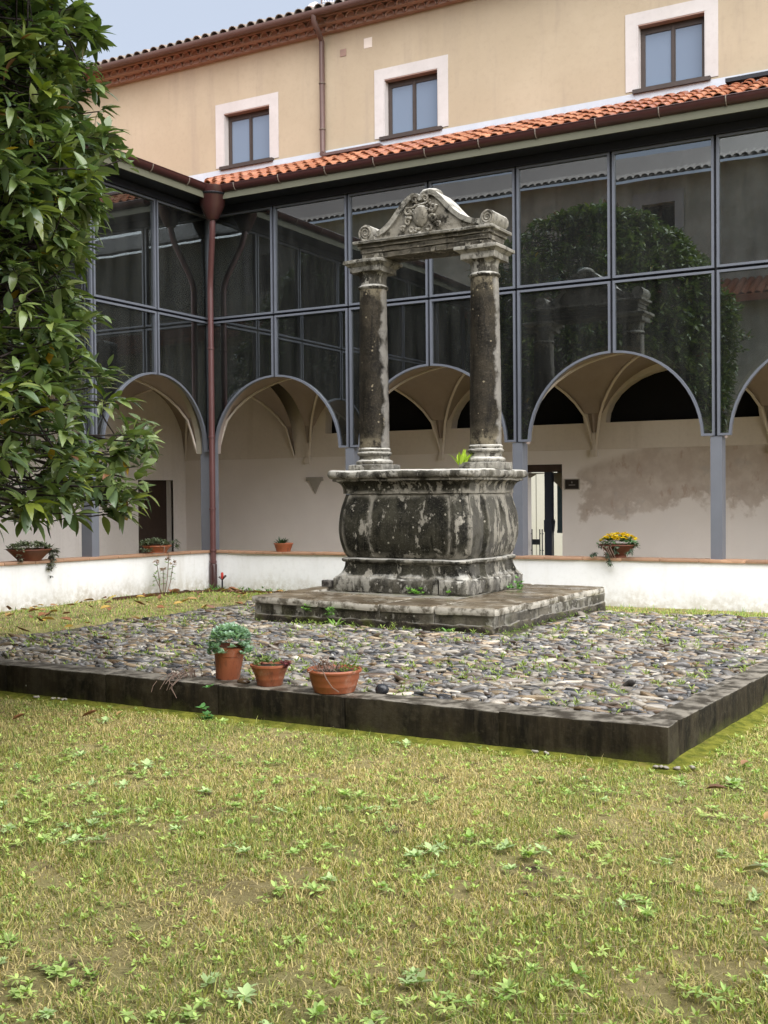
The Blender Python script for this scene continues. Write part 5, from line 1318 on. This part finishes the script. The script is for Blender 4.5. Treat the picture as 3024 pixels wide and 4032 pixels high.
P3 = np.concatenate([Pg, np.zeros((len(Pg), 1))], 1)
n1 = vnoise(P3, 1.1, 41); n2_ = vnoise(P3, 3.5, 42); n3 = vnoise(P3, 8, 43)
bare = (n2_+.6*n3 < np.where((Pg[:, 1] < -11.8) & ~isl, -.44, -.66)); kp = ~bare | (gr.random(len(Pg)) < .2); Pg, P3, n1, n2_, n3, isl = Pg[kp], P3[kp], n1[kp], n2_[kp], n3[kp], isl[kp]
WPa = np.array(Pw); near = np.zeros(len(Pg), bool)
for q in range(len(WPa)): near |= ((Pg-WPa[q])**2).sum(1) < .045**2
kp = ~near | (gr.random(len(Pg)) < .25); Pg, P3, n1, n2_, n3, isl = Pg[kp], P3[kp], n1[kp], n2_[kp], n3[kp], isl[kp]
N = len(Pg)
greenp = np.clip(.31+.42*n1+.30*n2_+np.where(isl, .25, 0)+.10*(Pg[:, 1] < -12), .08, .92)
isg = gr.random(N) < greenp
straw = np.array([.70, .575, .26])*gr.uniform(.6, 1.2, (N, 1)); straw[:, 1] *= gr.uniform(.92, 1.1, N)
green = np.where(gr.random((N, 1)) < .5, np.array([[.24, .315, .08]]), np.array([[.45, .47, .12]]))*gr.uniform(.7, 1.25, (N, 1))
green = np.where(isl[:, None], green*np.array([[.85, 1.05, .9]]), green)
TT = np.where(isg[:, None], green, straw)
H = gr.gamma(5, .0055, N)*np.where(isg, 1.15, .95)*np.where(isl, 1.25, 1.)*(1+.75*np.clip(n3+.3*n2_, -.4, .8)); Wd = gr.uniform(.0015, .0031, N)*np.where(isl, 1.8, 1.)
az = gr.uniform(0, 2*PI, N); lean = np.where(isg, gr.uniform(.2, 1.1, N), gr.uniform(.5, 1.45, N))
dx, dy = np.cos(az), np.sin(az); z0 = gh(Pg[:, 0], Pg[:, 1])
fa = az+PI/2+gr.normal(0, .5, N); wx, wy = np.cos(fa)*Wd, np.sin(fa)*Wd
hx = np.sin(lean)*H; hz = np.cos(lean)*H
V0 = np.stack([Pg[:, 0]-wx, Pg[:, 1]-wy, z0-.004], 1); V1 = np.stack([Pg[:, 0]+wx, Pg[:, 1]+wy, z0-.004], 1)
V2 = np.stack([Pg[:, 0]+dx*hx*.45+wx*.8, Pg[:, 1]+dy*hx*.45+wy*.8, z0+hz*.62+.002], 1); V3 = np.stack([Pg[:, 0]+dx*hx*.45-wx*.8, Pg[:, 1]+dy*hx*.45-wy*.8, z0+hz*.62+.002], 1)
V4 = np.stack([Pg[:, 0]+dx*hx*1.15, Pg[:, 1]+dy*hx*1.15, z0+hz*.95], 1)
V = np.stack([V0, V1, V2, V3, V4], 1).reshape(-1, 3); q = np.arange(N)[:, None]*5
Fg = np.concatenate([q+np.array([[0, 1, 2]]), q+np.array([[0, 2, 3]]), q+np.array([[3, 2, 4]])])
link('grass', arrmesh('grass', V, Fg, 'blade', np.repeat(TT, 5, 0)), kind='stuff')
# long loose straws
NSx = 900; Pq = scatter(9000, (5, 15, -14.9, -8), front_ok)[:NSx]; NSx = len(Pq); b = MB(); b.ct = None
a = gr.uniform(0, PI, NSx); L_ = gr.uniform(.05, .22, NSx)
V = []; sz_ = gr.uniform(0, .018, NSx); st_ = gr.normal(0, .012, NSx)
for s, o_ in ((-.5, -1), (-.5, 1), (.5, 1), (.5, -1)): V.append(np.stack([Pq[:, 0]+np.cos(a)*L_*s-np.sin(a)*.0011*o_, Pq[:, 1]+np.sin(a)*L_*s+np.cos(a)*.0011*o_, .024+sz_+s*st_], 1))
V = np.stack(V, 1).reshape(-1, 3); link('straw_litter', arrmesh('straw_litter', V, np.arange(NSx*4).reshape(-1, 4), 'blade', np.repeat(np.array([[.50, .42, .24]])*gr.uniform(.7, 1.2, (NSx, 1)), 4, 0)), kind='stuff')

# small growth between the cobbles and along the bed: uncountable
def sprig_mass(name, pts, L, W, tint, seed, n=5, h=.02):
    r = np.random.default_rng(abs(int(seed))); parts = []
    for k, p in enumerate(pts): parts.append(rosette(n, L*r.uniform(.6, 1.3), W, (.2, 1.3), .2, np.array(tint)*r.uniform(.7, 1.25), .25, seed*7+k, 3, (p[0], p[1], p[2]+abs(r.normal(0, h))), .1))
    o = leafset(name, 'soft_leaf', None, parts, (0, 0, 0)); o['kind'] = 'stuff'; return o
Pc = stones[gr.random(NS) < .3][:, :2]; nzc = vnoise(np.concatenate([Pc, np.zeros((len(Pc), 1))], 1), 1.4, 66)
Pc = Pc[gr.random(len(Pc)) < np.clip(.5+nzc, .1, 1)]+np.array([.03, .04]); 
Pc = np.repeat(Pc, 2, 0)+gr.normal(0, .02, (len(Pc)*2, 2))
sprig_mass('cobble_weeds', [(x, y, .225) for x, y in Pc], .055, .014, (.27, .36, .08), 71)
bedp = [(gr.uniform(.25, .7), gr.uniform(-3.0, -.2), .02) for k in range(110)]+[(gr.uniform(.3, 4.2), gr.uniform(-.5, -.2), .02) for k in range(120)]
sprig_mass('bed_weeds', bedp, .075, .02, (.13, .27, .06), 72, 6, .03)
edp = [(gr.uniform(PX0, 8.3), -5.58+gr.normal(0, .03), .21) for k in range(50)]+[(8.38+gr.normal(0, .04), gr.uniform(-5.5, -2.2), .21) for k in range(70)]
sprig_mass('platform_foot_weeds', edp, .045, .012, (.16, .24, .05), 73)
lw = scatter(5600, (5.5, 15, -14.7, -8), front_ok); sprig_mass('small_lawn_weeds', [(x, y, .012) for x, y in lw[:3600]], .030, .013, (.44, .58, .15), 74, 5, .006)

# moss along the kerb foot and at the back of the cobbles
def moss_strip(name, path, w0, w1, seed, side, zf=None):
    r = np.random.default_rng(seed); V, n = [], len(path); m_ = 7
    for i, (x, y) in enumerate(path):
        wd = w0+(w1-w0)*(.5+.5*vnoise([[x, y, 0]], 2.5, seed)[0]+.3*vnoise([[x, y, 0]], 9, seed+1)[0])
        for k in range(m_):
            t = k/(m_-1); z = .026*(1-t)**1.5-.004*t+.004*vnoise([[x*3, y*3, k]], 5, seed+2)[0]; px_, py_ = x+side[0]*wd*t, y+side[1]*wd*t
            V.append((px_, py_, (zf(px_, py_) if zf else 0)+z))
    Fm = [(i*m_+k, i*m_+k+1, (i+1)*m_+k+1, (i+1)*m_+k) for i in range(n-1) for k in range(m_-1)]
    link(name, arrmesh(name, V, Fm, 'moss', smooth=True), kind='stuff')
moss_strip('moss', [(x, KERB_Y+.004) for x in np.arange(4.6, KX+.12, .03)], .22, .40, 5, (0, -1))
moss_strip('moss', [(kx_out(y)-.004, y) for y in np.arange(KERB_Y-.10, -5.5, .03)], .20, .40, 6, (1, 0))
moss_strip('moss', [(x, -.14) for x in np.arange(6., 12, .05)], .3, .6, 7, (0, -1))
b = MB()
for (x_, y_) in ((11.47, -9.87), (11.55, -9.80), (11.36, -9.89), (10.55, -9.86), (5.8, -9.87), (6.1, -9.86), (5.95, -9.88)):
    for q in range(3): b.ell((x_+rng.normal(0, .03), y_+rng.normal(0, .012), .028), (rng.uniform(.012, .03), rng.uniform(.01, .02), .010), 7, 4)
jitter(b, .007, 40, 450); b.build('mortar_crumbs', 'pale_stone', None, True, kind='stuff')

# fallen leaves
fl = []
for k in range(8):
    r = np.random.default_rng(4000+k); LVd, LFd = leafshape(.13, .055, r.uniform(-.5, .3), r.uniform(.3, .9), 4)
    fl.append(arrmesh('fallen_leaf', LVd, LFd, 'dead_leaf', np.repeat(np.array([[(.30, .13, .06), (.22, .10, .05), (.42, .26, .09), (.50, .38, .07), (.18, .09, .05), (.36, .2, .1), (.46, .30, .06), (.33, .35, .17)][k]]), len(LVd), 0), True))
for (x_, y_, k, s, rz, lab) in ((6.83, -10.40, 0, 1.1, .4, 'large russet fallen leaf in the lawn below the left part of the kerb'), (11.82, -9.62, 5, .9, 1.3, 'upright tan fallen leaf in the grass right of the kerb corner'), (11.76, -10.33, 4, 1.0, .1, 'curled dark brown fallen leaf in the lawn near the kerb corner'),
        (12.19, -10.82, 2, .8, 1.2, 'orange tan fallen leaf at the right edge of the lawn'), (12.26, -11.70, 7, .9, -.3, 'pale green fallen leaf lying in the lawn at the right'), (7.03, -10.22, 2, .6, 1.5, 'small yellow fallen leaf near the left kerb foot'),
        (6.42, -10.75, 0, .9, .9, 'russet fallen leaf at the left edge of the lawn'), (11.0, -10.25, 5, .6, 1.1, 'small orange leaf in the grass in front of the kerb end')):
    link('fallen_leaf', fl[k], None, mat=Matrix.Translation((x_, y_, .035))@Matrix.Rotation(rz, 4, 'Z')@Matrix.Rotation(-.25, 4, 'Y')@Matrix.Diagonal((s, s, s, 1)), label=lab, cat='leaf')
cand = scatter(4000, (.3, 4.2, -9.2, -.4), left_ok); gr.shuffle(cand)
for P in cand[:140]:
    s = gr.uniform(.75, 1.6)
    link('fallen_leaf', fl[int(gr.integers(0, 7))], None, mat=Matrix.Translation((P[0], P[1], float(gh(P[0], P[1]))+.042))@Matrix.Rotation(gr.uniform(0, 6.28), 4, 'Z')@Matrix.Rotation(gr.normal(0, .35), 4, 'X')@Matrix.Diagonal((s, s, s, 1)), label='yellow or brown fallen leaf on the grass under the tree', cat='leaf', group='fallen leaves on the grass under the tree')
for P in stones[gr.choice(NS, 16)]:
    s = gr.uniform(.4, .8)
    if P[0] < 6.8: link('fallen_leaf', fl[int(gr.integers(2, 7))], None, mat=Matrix.Translation((P[0], P[1], .27))@Matrix.Rotation(gr.uniform(0, 6.28), 4, 'Z')@Matrix.Diagonal((s, s, s, 1)), label='small yellowed leaf lying on the cobbles', cat='leaf', group='fallen leaves on the cobbles')

# ================================================================ THE SIDE OPPOSITE (seen mirrored in the glazing)
opp = thing('opposite_building', 'old patchy stone range across the courtyard, mirrored in the glazing', 'building', (6, -20, 0))
OY = -20.0; OH = 12.35
ow = [(2.2, 3.3), (8.2, 9.3), (12.4, 13.5)]
b = MB(); b.shape([(-26, 4.6), (26, 4.6), (26, OH), (-26, OH)], [[(a, 10.0), (a, 11.5), (c, 11.5), (c, 10.0)] for a, c in ow], XZ, OY-.4, OY); b.build('upper_wall', 'rubble', opp)
for a, c in ow:
    b = MB(); b.shape([(a-.3, 9.9), (c+.3, 9.9), (c+.3, 11.9), (a-.3, 11.9)], [[(a, 10.0), (a, 11.5), (c, 11.5), (c, 10.0)]], XZ, OY+.02, OY+.05); wq = b.build('window', 'trim', opp)
    b = MB(); b.shape([(a, 10.), (c, 10.), (c, 11.5), (a, 11.5)], [[(a+.1, 10.1), (a+.1, 11.4), ((a+c)/2-.05, 11.4), ((a+c)/2-.05, 10.1)], [((a+c)/2+.05, 10.1), ((a+c)/2+.05, 11.4), (c-.1, 11.4), (c-.1, 10.1)]], XZ, OY-.3, OY-.24); b.build('frame', 'wood', wq)
    b = MB(); b.box(a, c, OY-.34, OY-.31, 10., 11.5); b.build('pane', 'black', wq)
outl = [(-3.5, 8.0), (-3.5, 0), ]
k = 0; xx = -3.2
while xx < 21:
    outl += [(xx+.25, 0), (xx+.25, 2.8)]+[(xx+1.7-1.45*math.cos(t), 2.8+1.6*math.sin(t)) for t in np.linspace(0, PI, 13)]+[(xx+3.15, 0)]; xx += 3.4
outl += [(22, 0), (22, 8.0)]
b = MB(); b.shape(outl, [], XZ, -19.2, -18.9); b.build('arcade_wall', 'rubble', opp)
b = MB(); b.box(-3.5, 22, -22.6, -22.3, 0, 4.6); b.build('back_wall', 'arcade', opp)
b = MB(); b.box(-3.5, 22, -22.4, -19.2, 4.6, 4.8); b.build('ceiling', 'arcade', opp)
b = MB(); b.add([(-3.5, -18.4, 8.0), (22, -18.4, 8.0), (22, OY, 8.75), (-3.5, OY, 8.75)], [(0, 1, 2, 3)]); b.box(-3.5, 22, -18.42, -18.38, 7.8, 8.0); b.build('lean_to_roof', 'tile', opp)
pm = MB()
for k in range(100):
    xx = -3.4+k*.25; pm.add([(xx+.11*math.cos(t), yy, zz+.09*math.sin(t)+.01) for yy, zz in ((-18.45, 8.0), (OY, 8.76)) for t in np.linspace(0, PI, 5)], [(q, q+1, 6+q, 5+q) for q in range(4)])
pm.build('roof_tiles', 'tile', opp, 60, kind='stuff')
pm = MB()
for k in range(200):
    xx = -25+k*.25; pm.add([(xx+.11*math.cos(t), yy, zz+.09*math.sin(t)) for yy, zz in ((OY+.75, OH-.1), (OY-2, OH+.9)) for t in np.linspace(0, PI, 5)], [(q, q+1, 6+q, 5+q) for q in range(4)])
pm.build('eave_tiles', 'old_tile', opp, 60, kind='stuff')
b = MB(); b.add([(-26, OY+.7, OH-.12), (26, OY+.7, OH-.12), (26, -24.5, OH+2.2), (-26, -24.5, OH+2.2)], [(0, 1, 2, 3)]); b.build('roof', 'old_tile', opp)
for k in range(0): pass
print('tris', sum(sum(len(p.vertices)-2 for p in o.data.polygons) for o in sc.objects if o.type == 'MESH' and len(o.data.polygons) < 10) , 'cloister tiles', cnt, 'stones', NS, 'leaves', tot, 'blades', N)
